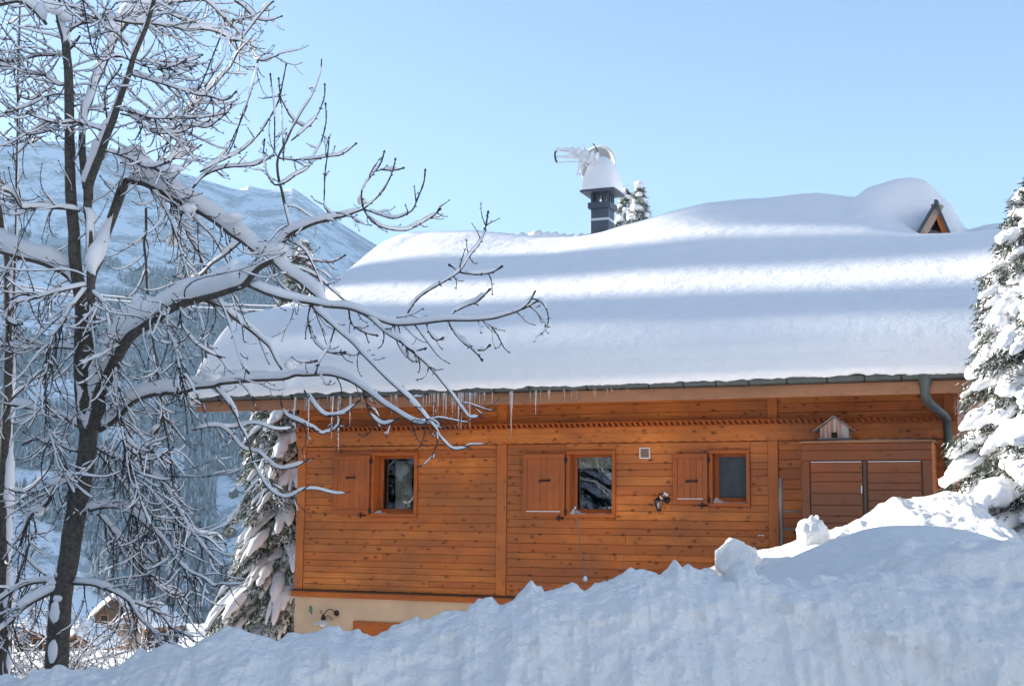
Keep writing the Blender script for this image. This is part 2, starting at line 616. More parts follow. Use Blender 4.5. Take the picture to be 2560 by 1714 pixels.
# ---------------------------------------------------------------- foreground snow bank
CREST = [(-400, 1730), (-200, 1712), (0, 1687), (30, 1690), (60, 1698), (75, 1690), (90, 1672), (110, 1668), (140, 1665), (165, 1673), (200, 1675), (230, 1670), (270, 1682),
         (300, 1672), (320, 1645), (350, 1625), (370, 1628), (400, 1613), (415, 1605), (430, 1615), (470, 1625), (500, 1605), (520, 1585), (540, 1573), (580, 1568),
         (600, 1574), (630, 1584), (660, 1590), (700, 1598), (733, 1583), (772, 1586), (802, 1576), (815, 1565), (828, 1560), (849, 1563), (854, 1573), (877, 1578),
         (887, 1568), (900, 1570), (907, 1585), (938, 1585), (972, 1575), (982, 1558), (1007, 1553), (1041, 1537), (1054, 1550), (1059, 1540), (1071, 1547),
         (1089, 1536), (1135, 1532), (1169, 1524), (1174, 1509), (1197, 1492), (1230, 1494), (1248, 1514), (1264, 1511), (1287, 1496), (1307, 1469),
         (1329, 1446), (1340, 1462), (1354, 1461), (1361, 1475), (1396, 1472), (1434, 1461), (1463, 1469), (1485, 1456), (1520, 1450), (1533, 1437),
         (1568, 1424), (1613, 1416), (1648, 1430), (1667, 1421), (1686, 1395), (1705, 1415), (1721, 1410), (1734, 1427), (1747, 1430), (1772, 1437),
         (1798, 1443), (1823, 1437), (1826, 1405), (1855, 1394), (1877, 1402), (1881, 1430), (1903, 1436), (1930, 1448), (1960, 1440), (2000, 1452), (2040, 1436), (2075, 1446), (2110, 1430), (2150, 1441), (2190, 1425),
         (2230, 1440), (2280, 1428), (2330, 1446), (2380, 1436), (2430, 1452), (2480, 1440), (2540, 1458), (2600, 1450), (2800, 1465), (3100, 1470)]


def crest_y(x):
    return 7.4 + .25 * np.sin(np.asarray(x) * .8)


def crest_curve(pts, yf):
    X, Z = [], []
    for u, v in pts:
        y = 7.5
        for _ in range(6):
            p = P(u, v, y)
            y = float(yf(p[0]))
        p = P(u, v, y)
        X.append(p[0])
        Z.append(p[2])
    return np.array(X), np.array(Z)


cx, cz = crest_curve(CREST, crest_y)
BX = np.linspace(-4.6, 6.2, 1150)
czi = np.interp(BX, cx, cz)
ker = np.hanning(81)
ker /= ker.sum()
czs = np.convolve(np.pad(czi, 40, mode='edge'), ker, 'valid')
detail = czi - czs
rows = np.concatenate([np.linspace(-3.2, -1.2, 60)[:-1], np.linspace(-1.2, .5, 150)[:-1], np.linspace(.5, 3.0, 30)])
XX, DY = np.meshgrid(BX, rows)
dune = 0 * XX
YC = crest_y(XX)
YY = YC + DY
h0 = czs[None, :] + 1.75                   # height over street
# front profile: steep cut by the plough; on the right a rounded dune behind the cut
f_cut = np.clip(1 - (np.maximum(0, -DY) / 1.25) ** 1.7, 0, 1)
f_dune_top = 1 - .055 * np.maximum(0, -DY) ** 1.35
cutz = .90 - .12 * fbm(XX * .8, 3.1, 0, 2, 2)
f_dune = np.where(DY > -1.9, f_dune_top, np.clip(f_dune_top - ((-DY - 1.9) / 1.05) ** 1.6, 0, 1))
prof = np.where(DY < 0, f_cut * (1 - dune) + f_dune * dune, 1.0)
ZZ = -1.75 + h0 * prof
back = np.maximum(DY, 0)
ZZ = ZZ - (1 - dune) * (back * .38)
ZZ = ZZ + detail[None, :] * np.exp(-(DY / .16) ** 2) * (1 - .0 * dune)
face = sstep(.05, .35, -DY)
rough = (1 - dune) + dune * sstep(-1.5, -1.9, DY)
lump = np.maximum(0, fbm(XX * 2.6, YY * 2.6, ZZ * 2.6, 4, 31)) * .20 + np.maximum(0, fbm(XX * 6, YY * 6, ZZ * 5, 3, 35)) * .09 + fbm(XX * 14, YY * 14, ZZ * 10, 3, 33) * .03
WX = XX + .12 * fbm(XX * 1.3, ZZ * 1.7, 0, 3, 48)
vert = fbm(WX * 7, 0.3, ZZ * .9, 3, 41) * .07 + fbm(XX * 20, 0.3, ZZ * 2.2, 3, 43) * .03 + fbm(XX * 38, ZZ * 26, 1.0, 2, 47) * .010
YY = YY - face * rough * (lump + vert)
ZZ = ZZ + (1 - face) * rough * fbm(XX * 12, YY * 12, 0, 4, 12) * .045
ZZ = ZZ + dune * (1 - rough) * (fbm(XX * .9, YY * .9, 0, 3, 61) * .05)
rim = dune * np.exp(-((DY + 1.75) / .3) ** 2)
ZZ = ZZ + rim * np.maximum(0, fbm(XX * 5, YY * 5, 0, 3, 71)) * .16
V = np.stack([XX, YY, ZZ], -1)
tag(MB().grid(V).build('snow_bank', M['bank_snow'], smooth=True), kind='structure')

# smooth drift rising behind the cut bank on the right
DR = [(1500, 1560), (1700, 1500), (1800, 1470), (1860, 1448), (1928, 1420), (2021, 1373), (2107, 1342), (2155, 1322), (2203, 1314), (2245, 1312), (2313, 1312), (2382, 1317), (2451, 1342), (2520, 1360), (2560, 1367), (2700, 1375), (3100, 1400)]
cx3, cz3 = crest_curve(DR, lambda x: 9.6)
BX3 = np.linspace(.6, 6.6, 420)
c3 = np.interp(BX3, cx3, cz3)
k3 = np.hanning(25)
c3 = np.convolve(np.pad(c3, 12, mode='edge'), k3 / k3.sum(), 'valid')
XX, DY = np.meshgrid(BX3, np.linspace(-2.3, 2.6, 180))
YY = 9.6 + DY
ZZ = c3[None, :] - np.where(DY < 0, .10 * np.abs(DY) ** 1.3, .16 * DY ** 1.2)
ZZ += fbm(XX * .9, YY * 1.1, 0, 3, 61) * .05 * sstep(0, .6, np.abs(DY))
ZZ -= .9 * sstep(-1.55, -2.3, DY)
rg_ = sstep(-.5, -1.3, DY)
ZZ += rg_ * (np.maximum(0, fbm(XX * 4, YY * 4, 0, 3, 62)) * .12 + fbm(XX * 11, YY * 11, 0, 3, 63) * .03)
tag(MB().grid(np.stack([XX, YY, ZZ], -1)).build('snow_drift', M['bank_snow'], smooth=True), kind='structure')

# second heap behind, against the shed
CREST2 = [(1600, 1480), (1680, 1450), (1760, 1425), (1830, 1398), (1900, 1376), (1952, 1366), (2000, 1345), (2065, 1328), (2114, 1314), (2155, 1290), (2186, 1269),
          (2213, 1259), (2231, 1245), (2262, 1248), (2300, 1242), (2334, 1235), (2358, 1228), (2393, 1231), (2417, 1252), (2435, 1290), (2451, 1318), (2600, 1326), (2900, 1328), (3400, 1330)]
cx2, cz2 = crest_curve(CREST2, lambda x: 13.9 + 0 * x)
BX2 = np.linspace(1.1, 8.4, 480)
czi = np.interp(BX2, cx2, cz2)
rows = np.linspace(-2.8, 2.2, 150)
XX, DY = np.meshgrid(BX2, rows)
YY = 13.9 + DY
hill = sstep(2.9, 3.5, XX) * (1 - sstep(4.7, 5.0, XX))
ZZ = czi[None, :] - np.where(DY < 0, (.10 + .16 * hill) * np.abs(DY) ** 1.2, .55 * DY)
ZZ += detail.mean() + fbm(XX * 3.2, YY * 3.2, 0, 4, 15) * .05 + np.maximum(0, fbm(XX * 8, YY * 8, 0, 3, 16)) * .07 * (.3 + .7 * hill)
ZZ = np.where(XX > 4.95, np.minimum(ZZ, czi[None, :] + fbm(XX, YY, 0, 2, 4) * .015), ZZ)
tag(MB().grid(np.stack([XX, YY, ZZ], -1)).build('snow_heap', M['bank_snow'], smooth=True), kind='structure')


def blob(name, c, r, seed, mt, label, cat, group=None, k=.22, sub=4):
    import bmesh
    bm = bmesh.new()
    bmesh.ops.create_icosphere(bm, subdivisions=sub, radius=1)
    P_ = np.array([v.co for v in bm.verts])
    d = 1 + k * fbm(P_[:, 0] * 1.3 + seed, P_[:, 1] * 1.3, P_[:, 2] * 1.3, 3, seed) + k * .5 * fbm(P_[:, 0] * 4, P_[:, 1] * 4 + seed, P_[:, 2] * 4, 2, seed)
    P_ = P_ * d[:, None] * np.array(r)
    fs = np.array([[v.index for v in f.verts] for f in bm.faces])
    bm.free()
    o = MB().add(P_, fs).build(name, mt, smooth=True, loc=tuple(c))
    return tag(o, label, cat, group)


g = 'clods of snow lying on the banks'
c = P(1846, 1416, 13.3)
blob('snow_clod', c, (.24, .2, .26), 3, M['bank_snow'], 'tallest sunlit dome of snow below the wooden heart', 'snow clod', g, .3)
c = P(2031, 1338, 13.5)
blob('snow_clod', c, (.15, .14, .19), 5, M['bank_snow'], 'bright crumbly snow clod in front of the shed doors', 'snow clod', g, .35)
c = P(1770, 1440, 13.2)
blob('snow_clod', c, (.10, .1, .085), 8, M['bank_snow'], 'low rounded snow clod just left of the tall sunlit dome', 'snow clod', g, .12)

# ---------------------------------------------------------------- chalet (local frame: x along wall, y inward, z up)
O = P(745, 1290, 21.0)
O[2] = 0
AX = np.array([math.cos(PHI), -math.sin(PHI), 0])
AN = np.array([math.sin(PHI), math.cos(PHI), 0])


def L(u, v, out=0.0):
    d = ray(u, v)
    t = (O @ AN - out) / (d @ AN)
    p = d * t
    return float((p - O) @ AX), float(p[2])


def world(lx, ly, z):
    p = O + AX * lx + AN * ly
    return (p[0], p[1], z)


chalet = empty('chalet', tuple(O), -PHI, 'large chalet clad in orange timber boards under deep roof snow', 'chalet')
LEN = 9.9
WIN = [(1.313, 2.106, .004, .99), (4.516, 5.265, .021, .982), (6.626, 7.201, .19, .972)]


def boards(mb, x0, x1, z0, z1, holes, rnd, yo=-.022, yi=.02, axis='x', joint=True):
    z = z0
    while z < z1 - .02:
        h = rnd.choice([.092, .092, .12, .128, .135, .15])
        if z + h > z1 - .05:
            h = z1 - z
        for a, b_, c, d in holes:
            # cut pieces below and above an opening that starts part way up this board
            for q0, q1 in ((z, c), (d, z + h)):
                if a < x1 and b_ > x0 and z < d and z + h > c and q1 - q0 > .008 and q0 >= z - 1e-6 and q1 <= z + h + 1e-6:
                    mb.bbox(a + .001, b_ - .001, yo, yi, q0 + .0018, q1 - .0018, .004)
        cuts = [(x0, x1)]
        for a, b_, c, d in holes:
            if z < d - .002 and z + h > c + .002:
                new = []
                for p, q in cuts:
                    if b_ <= p or a >= q:
                        new.append((p, q))
                    else:
                        if a > p:
                            new.append((p, a))
                        if b_ < q:
                            new.append((b_, q))
                cuts = new
        for p, q in cuts:
            segs = [(p, q)]
            if joint and q - p > 2.5 and rnd.random() < .5:
                j = rnd.uniform(p + 1, q - 1)
                segs = [(p, j - .001), (j + .001, q)]
            for s0, s1 in segs:
                oy = rnd.uniform(-.0015, .0015)
                if axis == 'x':
                    mb.bbox(s0, s1, yo + oy, yi, z + .0018, z + h - .0018, .005)
                else:
                    mb.bbox(yo + oy, yi, s0, s1, z + .0018, z + h - .0018, .005)
        z += h


rnd = random.Random(4)
mb = MB()
boards(mb, .135, 3.417, -1.125, 1.085, WIN, rnd)
boards(mb, 3.576, 7.446, -1.125, 1.085, WIN, rnd)
boards(mb, 7.591, 9.76, -1.125, 1.085, WIN, rnd)
boards(mb, .135, 3.417, 1.375, 2.1, [], rnd)
boards(mb, 3.576, 7.446, 1.375, 2.1, [], rnd)
boards(mb, 7.591, 9.76, 1.375, 2.1, [], rnd)
mb.build('wall', M['wall'], chalet)
# backing and the other three sides
mb = MB()
hx = [0.06] + [q for W in WIN for q in W[:2]] + [LEN - .06]
for i in range(0, len(hx), 2):
    mb.box(hx[i], hx[i + 1], .021, .12, -1.1, 2.08)
for a, b_, c, d in WIN:
    mb.box(a, b_, .021, .12, -1.1, c)
    mb.box(a, b_, .021, .12, d, 2.08)
mb.build('inner_wall', M['barn'], chalet)
for x, sgn, nm in ((0, 1, 'gable_wall'), (LEN, -1, 'gable_wall')):
    mb = MB()
    r2 = random.Random(8)
    z = -1.12
    while z < 5.0:
        h = r2.choice([.12, .15])
        zt = z + h
        d0 = 0 if zt < 2.1 else (zt - 2.1) / .46
        if 9.9 - 2 * d0 < .3:
            break
        if sgn > 0:
            mb.bbox(x - .022, x + .03, .12 + d0, 9.9 - d0, z + .001, zt - .001)
        else:
            mb.bbox(x - .03, x + .022, .12 + d0, 9.9 - d0, z + .001, zt - .001)
        z = zt
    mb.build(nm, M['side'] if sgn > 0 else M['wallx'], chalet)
MB().box(.1, LEN - .1, 9.8, 9.9, -3, 2.0).build('rear_wall', M['barn'], chalet)
# posts
for x0, x1 in ((-.004, .133), (3.419, 3.574), (7.448, 7.589), (9.762, LEN + .004)):
    MB().bbox(x0, x1, -.05, .118, -1.125, 1.09, .007).build('post', M['post'], chalet)
    MB().bbox(x0, x1, -.05, .118, 1.377, 2.1, .007).build('post', M['post'], chalet)
# frieze: scalloped board, upper small scallops, slanted dentils under a cap
mb = MB()


def scallop(mb, x0, x1, zt, zb, amp, per, y0, y1, n=8):
    xs = np.arange(x0, x1 + 1e-6, per / n)
    zz = zb - amp * np.abs(np.sin(np.pi * (xs - x0) / per))
    V = []
    for x, z in zip(xs, zz):
        V += [(x, y0, zt), (x, y0, z), (x, y1, z), (x, y1, zt)]
    k = len(xs)
    f = []
    for i in range(k - 1):
        for j in range(4):
            f.append([i * 4 + j, i * 4 + (j + 1) % 4, i * 4 + 4 + (j + 1) % 4, i * 4 + 4 + j])
    mb.add(V, f)


scallop(mb, -.03, LEN + .03, 1.30, 1.115, .028, .17, -.068, -.052)
scallop(mb, -.03, LEN + .03, 1.30, 1.235, .022, .085, -.088, -.069, 6)
mb.build('frieze_board', M['wall'], chalet)
mb = MB()
mb.bbox(-.04, LEN + .04, -.112, -.04, 1.301, 1.320, .003)
mb.bbox(-.05, LEN + .05, -.125, -.04, 1.372, 1.386, .003)
mb.bbox(-.03, LEN + .03, -.052, -.04, 1.09, 1.376, .001)
mb.build('cornice', M['trim'], chalet)
mb = MB()
x = -.02
while x < LEN:
    v = [(x + o, y, z) for y in (-.106, -.053) for o, z in ((.034, 1.321), (.072, 1.321), (.042, 1.371), (.004, 1.371))]
    mb.add(v, [[0, 1, 2, 3], [7, 6, 5, 4], [0, 4, 5, 1], [1, 5, 6, 2], [2, 6, 7, 3], [3, 7, 4, 0]])
    x += .083
mb.build('dentil_moulding', M['trim'], chalet)
# sill rail and rendered base
mb = MB().bbox(-.05, LEN + .05, -.075, .1, -1.235, -1.15, .006)
mb.build('sill_beam', M['trim'], chalet)
mb = MB().bbox(-.06, LEN + .06, -.095, .1, -1.148, -1.128, .004)
mb.build('ledge', M['barn'], chalet)
mb = MB().box(-.0, LEN, -.01, 9.8, -3.6, -1.236)
mb.build('base_wall', M['stucco'], chalet)
dr = MB().bbox(1.06, 1.88, -.05, -.012, -3.3, -1.575, .008).build('door', M['trim'], chalet)

# windows
for i, (a, b_, c, d) in enumerate(WIN):
    tw = .052
    fr_ = MB()
    fr_.bbox(a, b_, -.062, .0, d - tw, d, .005).bbox(a, b_, -.066, .0, c, c + tw, .005)
    fr_.bbox(a, a + tw, -.060, .0, c + tw, d - tw, .005).bbox(b_ - tw, b_, -.060, .0, c + tw, d - tw, .005)
    # reveals
    fr_.box(a + .002, a + .03, .001, .26, c + .03, d - .03).box(b_ - .03, b_ - .002, .001, .26, c + .03, d - .03)
    fr_.box(a + .002, b_ - .002, .001, .26, d - .03, d - .002)
    win = fr_.build('window', M['trim'], chalet)
    sa = MB()
    s0, s1, t0, t1 = a + .031, b_ - .031, c + .031, d - .031
    sw = .058
    sa.bbox(s0, s1, .16, .21, t1 - sw, t1, .006).bbox(s0, s1, .155, .215, t0 + .03, t0 + .03 + sw * 1.1, .006)
    sa.bbox(s0, s0 + sw, .161, .209, t0 + .03, t1, .006).bbox(s1 - sw, s1, .161, .209, t0 + .03, t1, .006)
    sa.bbox(s0, s1, .09, .15, t0 + .005, t0 + .05, .006)
    sa.build('sash', M['trim'], win)
    MB().bbox(a + .03, b_ - .03, -.05, .26, c + .02, c + .034, .003).build('sill', M['grey_wood'], win)
    MB().box(s0 + sw, s1 - sw, .185, .189, t0 + .1, t1 - sw).build('pane', M['frost'] if i == 2 else M['glass'], win)
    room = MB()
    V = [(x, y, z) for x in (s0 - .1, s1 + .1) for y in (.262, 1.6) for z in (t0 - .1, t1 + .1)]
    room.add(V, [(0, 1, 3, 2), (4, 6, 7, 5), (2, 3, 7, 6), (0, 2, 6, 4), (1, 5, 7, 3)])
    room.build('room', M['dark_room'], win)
    # snow drifted on the sill
    xs = np.linspace(a + .055, b_ - .055, 24)
    ys = np.linspace(-.052, .15, 8)
    X, Y = np.meshgrid(xs, ys)
    k = (X - xs[0]) / (xs[-1] - xs[0])
    Z = c + .036 + (.075 if i else .045) * np.exp(-k * 7) * sstep(-.06, .12, Y) + .020 * (1 if i else .3 + .7 * np.exp(-k * 5)) * (1 + .5 * fbm(X * 12, Y * 12, i, 2, 3)) * sstep(-.053, -.02, Y)
    MB().grid(np.stack([X, Y, Z], -1)).build('sill_snow', M['snow'], win, smooth=True)
    mb = MB()
    if i == 0:
        xs = np.linspace(a + .27, a + .55, 60)
        yy = .27 + .02 * np.sin(xs * 150) + .01 * np.sin(xs * 71)
        V = np.stack([np.stack([xs + .0, yy, 0 * xs + t1 - .09], -1), np.stack([xs + .02 * np.sin(xs * 40), yy, 0 * xs + t0 + .08], -1)])
        mb.grid(V)
        mb.build('curtain', M['curtain'], win, smooth=True)
    if i == 1:
        xs = np.linspace(s0 + .03, s1 - .01, 80)
        yy = .235 + .012 * np.sin(xs * 95) + .006 * np.sin(xs * 170)
        V = np.stack([np.stack([xs, yy, 0 * xs + t1 - .04], -1), np.stack([xs, yy * 1.0, 0 * xs + t1 - .215 + .006 * np.sin(xs * 95)], -1)])
        mb.grid(V)
        mb.build('curtain', M['curtain'], win, smooth=True)

# shutters
for i, (a, b_, c, d) in enumerate([(.676, 1.305, .04, .942), (3.852, 4.505, .03, .936), (6.12, 6.615, .22, .922)]):
    y1, y0 = -.062, -.098
    fw = .07
    mb = MB()
    mb.bbox(a, b_, y0, y1, d - fw, d, .005).bbox(a, b_, y0, y1, c, c + fw, .005)
    mb.bbox(a, a + fw, y0 + .001, y1, c + fw, d - fw, .005).bbox(b_ - fw, b_, y0 + .001, y1, c + fw, d - fw, .005)
    nb = 5 if i < 2 else 4
    wv = (b_ - a - 2 * fw) / nb
    for k in range(nb):
        mb.bbox(a + fw + k * wv + .001, a + fw + (k + 1) * wv - .001, y0 + .014, y1 - .004, c + fw, d - fw, .004)
    sh = mb.build('shutter', M['shutter'], chalet)
    xm = (a + b_) / 2 + (.03 if i else 0)
    zm = c + (d - c) * (.62 if i == 0 else .57 if i == 1 else .45)
    MB().bbox(xm - .075, xm + .075, y0 - .012, y0 + .002, zm - .010, zm + .012, .003).bbox(xm - .085, xm - .055, y0 - .018, y0, zm - .018, zm + .016, .003).bbox(xm + .05, xm + .08, y0 - .018, y0, zm - .012, zm + .022, .003).build('latch', M['iron'], sh)
    for zz in (c + .06, d - .09):
        MB().bbox(b_ - .004, b_ + .03, y0 - .004, y1 + .03, zz - .035, zz + .035, .006).build('hinge', M['iron'], sh)
    if i:
        MB().bbox(a + fw - .005, b_ - fw + .005, y0 - .002, y0 + .014, c + fw, c + fw + .012, .004).build('snow_line', M['snow'], sh)
    xs = b_ - (.12 if i == 0 else .07)
    MB().bbox(xs - .05, xs + .045, y0 - .02, -.03, c - .03, c - .012, .003).bbox(xs - .012, xs + .01, y0 - .03, y0 - .012, c - .06, c + .03, .003).build('shutter_stop', M['iron'], chalet)

# roof shell
def roofz(y):
    return 1.70 + .46 * (y + 1.05)


RX0, RX1 = -1.2, 11.1
prof = [(-1.05, 1.64), (-1.05, 1.74), (5.0, roofz(5) + .04), (11.05, 1.74), (11.05, 1.64), (5.0, roofz(5) - .1)]
mb = MB()
V = [(x, y, z) for x in (RX0, RX1) for y, z in prof]
f = [[0, 1, 2, 5], [2, 3, 4, 5], [6, 11, 8, 7], [8, 11, 10, 9]] + [[i, (i + 1) % 6, (i + 1) % 6 + 6, i + 6] for i in range(6)]
mb.add(V, f)
roof = mb.build('roof', M['barn_warm'], chalet)
MB().bbox(-1.235, RX1 + .03, -1.045 - .035, -1.052, 1.585, 1.745, .006).build('fascia', M['fascia'], roof)
for x in (-1.22, RX1):
    V = [(x + o, y, z) for o in (-.02, .02) for y, z in ((-1.0, 1.60), (-1.0, 1.75), (5.0, roofz(5) + .05), (5.0, roofz(5) - .13))]
    MB().add(V, [[0, 1, 2, 3], [7, 6, 5, 4], [0, 4, 5, 1], [1, 5, 6, 2], [2, 6, 7, 3], [3, 7, 4, 0]]).build('verge_board', M['fascia'], roof)
MB().bbox(-1.15, -.02, -.12, .06, 1.78, 1.96, .01).build('purlin', M['post'], roof)
MB().bbox(LEN + .03, RX1 - .1, -.12, .06, 1.6, 1.78, .01).build('purlin', M['post'], roof)
# gutter
th = np.linspace(0, math.pi, 13)
def gprof(r):
    return [(-1.155 - r * math.cos(a), 1.815 - r * math.sin(a)) for a in th]
xs = np.linspace(-1.26, RX1, 160)
Vo = np.array([[(x, y, z - .004 * math.sin(x)) for y, z in gprof(.068)] for x in xs])
Vi = np.array([[(x, y, z - .004 * math.sin(x)) for y, z in gprof(.062)] for x in xs])[:, ::-1]
mb = MB().grid(Vo).grid(Vi)
mb.tube([(x, -1.223, 1.815) for x in xs[::8]], .009, 6)
gut = mb.build('gutter', M['zinc'], roof, smooth=True)
for u in [552, 640, 735, 835, 930, 1033, 1140, 1239, 1328, 1470, 1624, 1711, 1792, 1874, 1969, 2069, 2163, 2255, 2420]:
    bx = L(u, 965, 1.15)[0]
    pts = [(bx, -1.155 - .073 * math.cos(a), 1.815 - .073 * math.sin(a)) for a in np.linspace(-.3, 2.9, 12)]
    MB().tube(pts, .011, 5).build('gutter_bracket', M['iron'], gut, smooth=True)
# downpipe
def L3(u, v, out):
    a, z = L(u, v, out)
    return (a, -out, z)
p = [L3(2312, 945, 1.15), L3(2312, 975, 1.12), L3(2314, 992, 1.08), L3(2320, 1003, 1.0), L3(2358, 1036, .32), L3(2366, 1046, .20), L3(2369, 1062, .13), L3(2371, 1100, .12)]
p.append((p[-1][0], -.12, -1.0))
pp = [np.array(q) for q in p]
pipe = MB().tube(pp, .056, 16).build('downpipe', M['zinc'], roof, smooth=True)
MB().lathe((p[0][0], -1.15, 1.70), [(.05, -.10), (.06, -.06), (.085, .03), (.10, .11)], 16).build('outlet', M['zinc'], roof, smooth=True)
for q, r_ in ((pp[2], .062), (pp[5], .062), ((p[-1][0], -.12, .75), .064)):
    q = np.array(q)
    MB().tube([q - (0, 0, .015), q + (0, 0, .015)], r_, 16).build('pipe_collar', M['zinc'], pipe)

# roof snow
CR_PX = [(950, 604), (965, 590), (984, 580), (1049, 573), (1093, 580), (1150, 579), (1213, 579), (1270, 584), (1312, 588), (1377, 594), (1476, 592), (1530, 580), (1580, 563), (1640, 547), (1700, 528), (1771, 512), (1850, 503),
         (1946, 497), (2000, 490), (2055, 486), (2100, 491), (2145, 497), (2200, 497)]
rx, rz = zip(*[L(u, v, -5.0) for u, v in CR_PX[:-1]])
MND = [(2180, 484), (2214, 475), (2250, 463), (2283, 459), (2310, 463), (2329, 471), (2352, 499), (2370, 512), (2387, 530), (2405, 560), (2418, 592)]
mx_, mz_ = zip(*[L(u, v, -5.4) for u, v in MND])
rxb = [-1.5] + list(rx) + list(mx_) + [10.2, 12]
rzb = [5.5] + list(rz) + list(mz_) + [4.95, 5.0]
rx = [-1.5] + list(rx) + [8.5, 8.95, 9.2, 9.6, 10.5, 12]
rz = [5.5] + list(rz) + [5.5, 5.15, 4.93, 4.83, 4.84, 4.9]
xs = np.concatenate([-1.22 - .06 + .62 * (1 - np.cos(np.linspace(0, math.pi / 2, 22))), np.linspace(-.6, 10.6, 330), 11.16 - .55 * (1 - np.sin(np.linspace(.1, math.pi / 2, 14)))])
# distance up the slope from the eave edge
tt = np.concatenate([np.linspace(0, .5, 26)[:-1], np.linspace(.5, 6.3, 150)[:-1], np.linspace(6.3, 12.3, 50)])
crest = np.interp(xs, rx, rz)
kk = np.hanning(9)
kk /= kk.sum()
crest = np.convolve(np.pad(crest, 4, mode='edge'), kk, 'valid')
T_, X_ = np.meshgrid(tt, xs)
crest_b = np.convolve(np.pad(np.interp(xs, rxb, rzb), 4, mode='edge'), kk, 'valid')
t0_ = 3.2 + 1.95 * sstep(7.4, 9.1, X_)
sw = sstep(0, 1, (T_ - t0_) / (6.05 - t0_))
Cz = crest[:, None] * (1 - sw) + crest_b[:, None] * sw
plain = np.interp(xs, [-1.5, 12], [5.50, 5.50])[:, None]
vw = sstep(2.7 + .0 * X_, 5.7, T_)
Cz = plain * (1 - vw) + Cz * vw


def body(T, X):
    """unit height profile 0 at eave nose top .. 1 at crest (t=6.15)"""
    t = T / 6.15
    s = np.interp(t, [0, .12, .45, .60, .64, .70, .74, .80, .88, .95, 1.0, 1.1], [1.0, 1.16, 1.18, 1.20, .78, .74, 1.2, 1.22, .70, .45, .12, -.6])
    return s


tf = np.linspace(0, 1.15, 400)
wob = .018 * np.sin(xs * .9 + .6) + .012 * np.sin(xs * 2.1)
hp = np.zeros_like(T_)
for i, x in enumerate(xs):
    b1 = .635 + wob[i]
    k = 1 - sstep(5.6, 7.6, x)
    s = np.interp(tf, [0, .04, .12, .3, .55, .75, .8, 1.0, 1.15], [1.0, 1.5, 1.5, 1.28, 1.25, 1.25, 1.2, 1.2, 1.2])
    s = s + .05 * np.sin(tf * 11 + x * .3)
    s -= .18 * np.exp(-((tf - b1) / .06) ** 2)
    s -= .35 * k * sstep(.79, .86, tf)
    s -= (1.2 - .55 * k) * sstep(.90, 1.0, tf)
    s = np.where(tf > .5, s, s)
    c_ = np.cumsum(s)
    c_ /= np.interp(1.0, tf, c_)
    hp[i] = np.interp(T_[i] / 6.15, tf, c_)
nose_h, nose_r = .62, .5
base = 2.42 + .08 * np.exp(-((X_ + .3) / 1.3) ** 2) * sstep(.1, 1.5, T_)
Zt = base + (Cz - base) * hp
back = np.maximum(0, T_ - 6.15)
Zt = np.where(T_ > 6.15, Cz - .50 * (back - .6 * (1 - np.exp(-back / .6))), Zt)
# round the lower edge
e = np.clip(T_ / .55, 0, 1)
edge = np.sqrt(np.clip(1 - (1 - e) ** 2.3, 0, 1))
lowz = 1.80 + .53 * np.maximum(0, T_ - .03)
Zt = lowz + (Zt - lowz) * np.where(T_ < .55, edge, 1)
# round the two verge ends
dl = np.clip((X_ - xs[0]) / (.26 + .38 * sstep(.5, 3, T_)), 0, 1)
drr = np.clip((xs[-1] - X_) / .6, 0, 1)
en = np.sqrt(np.clip(1 - (1 - dl) ** 2.2, 0, 1)) * np.sqrt(np.clip(1 - (1 - drr) ** 2.2, 0, 1))
rz_ = np.where(T_ < 6.1, 1.78 + .53 * T_, 1.78 + .53 * 6.1 - .53 * (T_ - 6.1))
Zt = rz_ + (Zt - rz_) * (en * .93 + .07)
Y_ = -1.12 + T_
bulge = .10 * np.exp(-((T_ - .12) / .16) ** 2)
Y_ = Y_ - bulge
Zt -= .30 * np.exp(-(X_ - xs[0]) / .6) * sstep(.6, 3.0, T_)
Zt += .24 * np.exp(-((X_ + 1.1) / .6) ** 2) * np.exp(-((T_ - .75) / .7) ** 2)
Zt += .035 * fbm(X_ * .45, Y_ * .45, 0, 3, 81) * sstep(0, 1.5, T_)
Zt += .008 * fbm(X_ * 3, Y_ * 3, 0, 3, 82) * sstep(.1, .8, T_)
# ragged lip hanging over the gutter
lip = fbm(xs * 2.2, 3.3, 0, 3, 91) * .035 + fbm(xs * 9, 1.1, 0, 3, 92) * .035
low = np.stack([xs, 0 * xs - 1.238, 1.806 - lip * .9 + .012 * sstep(6, 9, xs)], -1)
mid = np.stack([xs, 0 * xs - 1.262, 1.845 + .01 * np.sin(xs * 9) - lip * .3], -1)
mid2 = np.stack([xs, 0 * xs - 1.275, 1.93 + 0 * xs], -1)
under = np.stack([xs, 0 * xs - 1.0, 1.76 + 0 * xs], -1)
S = np.stack([X_, Y_, Zt], -1)
S = S[:, 3:]
S = np.concatenate([under[:, None], low[:, None], mid[:, None], mid2[:, None], S], 1)
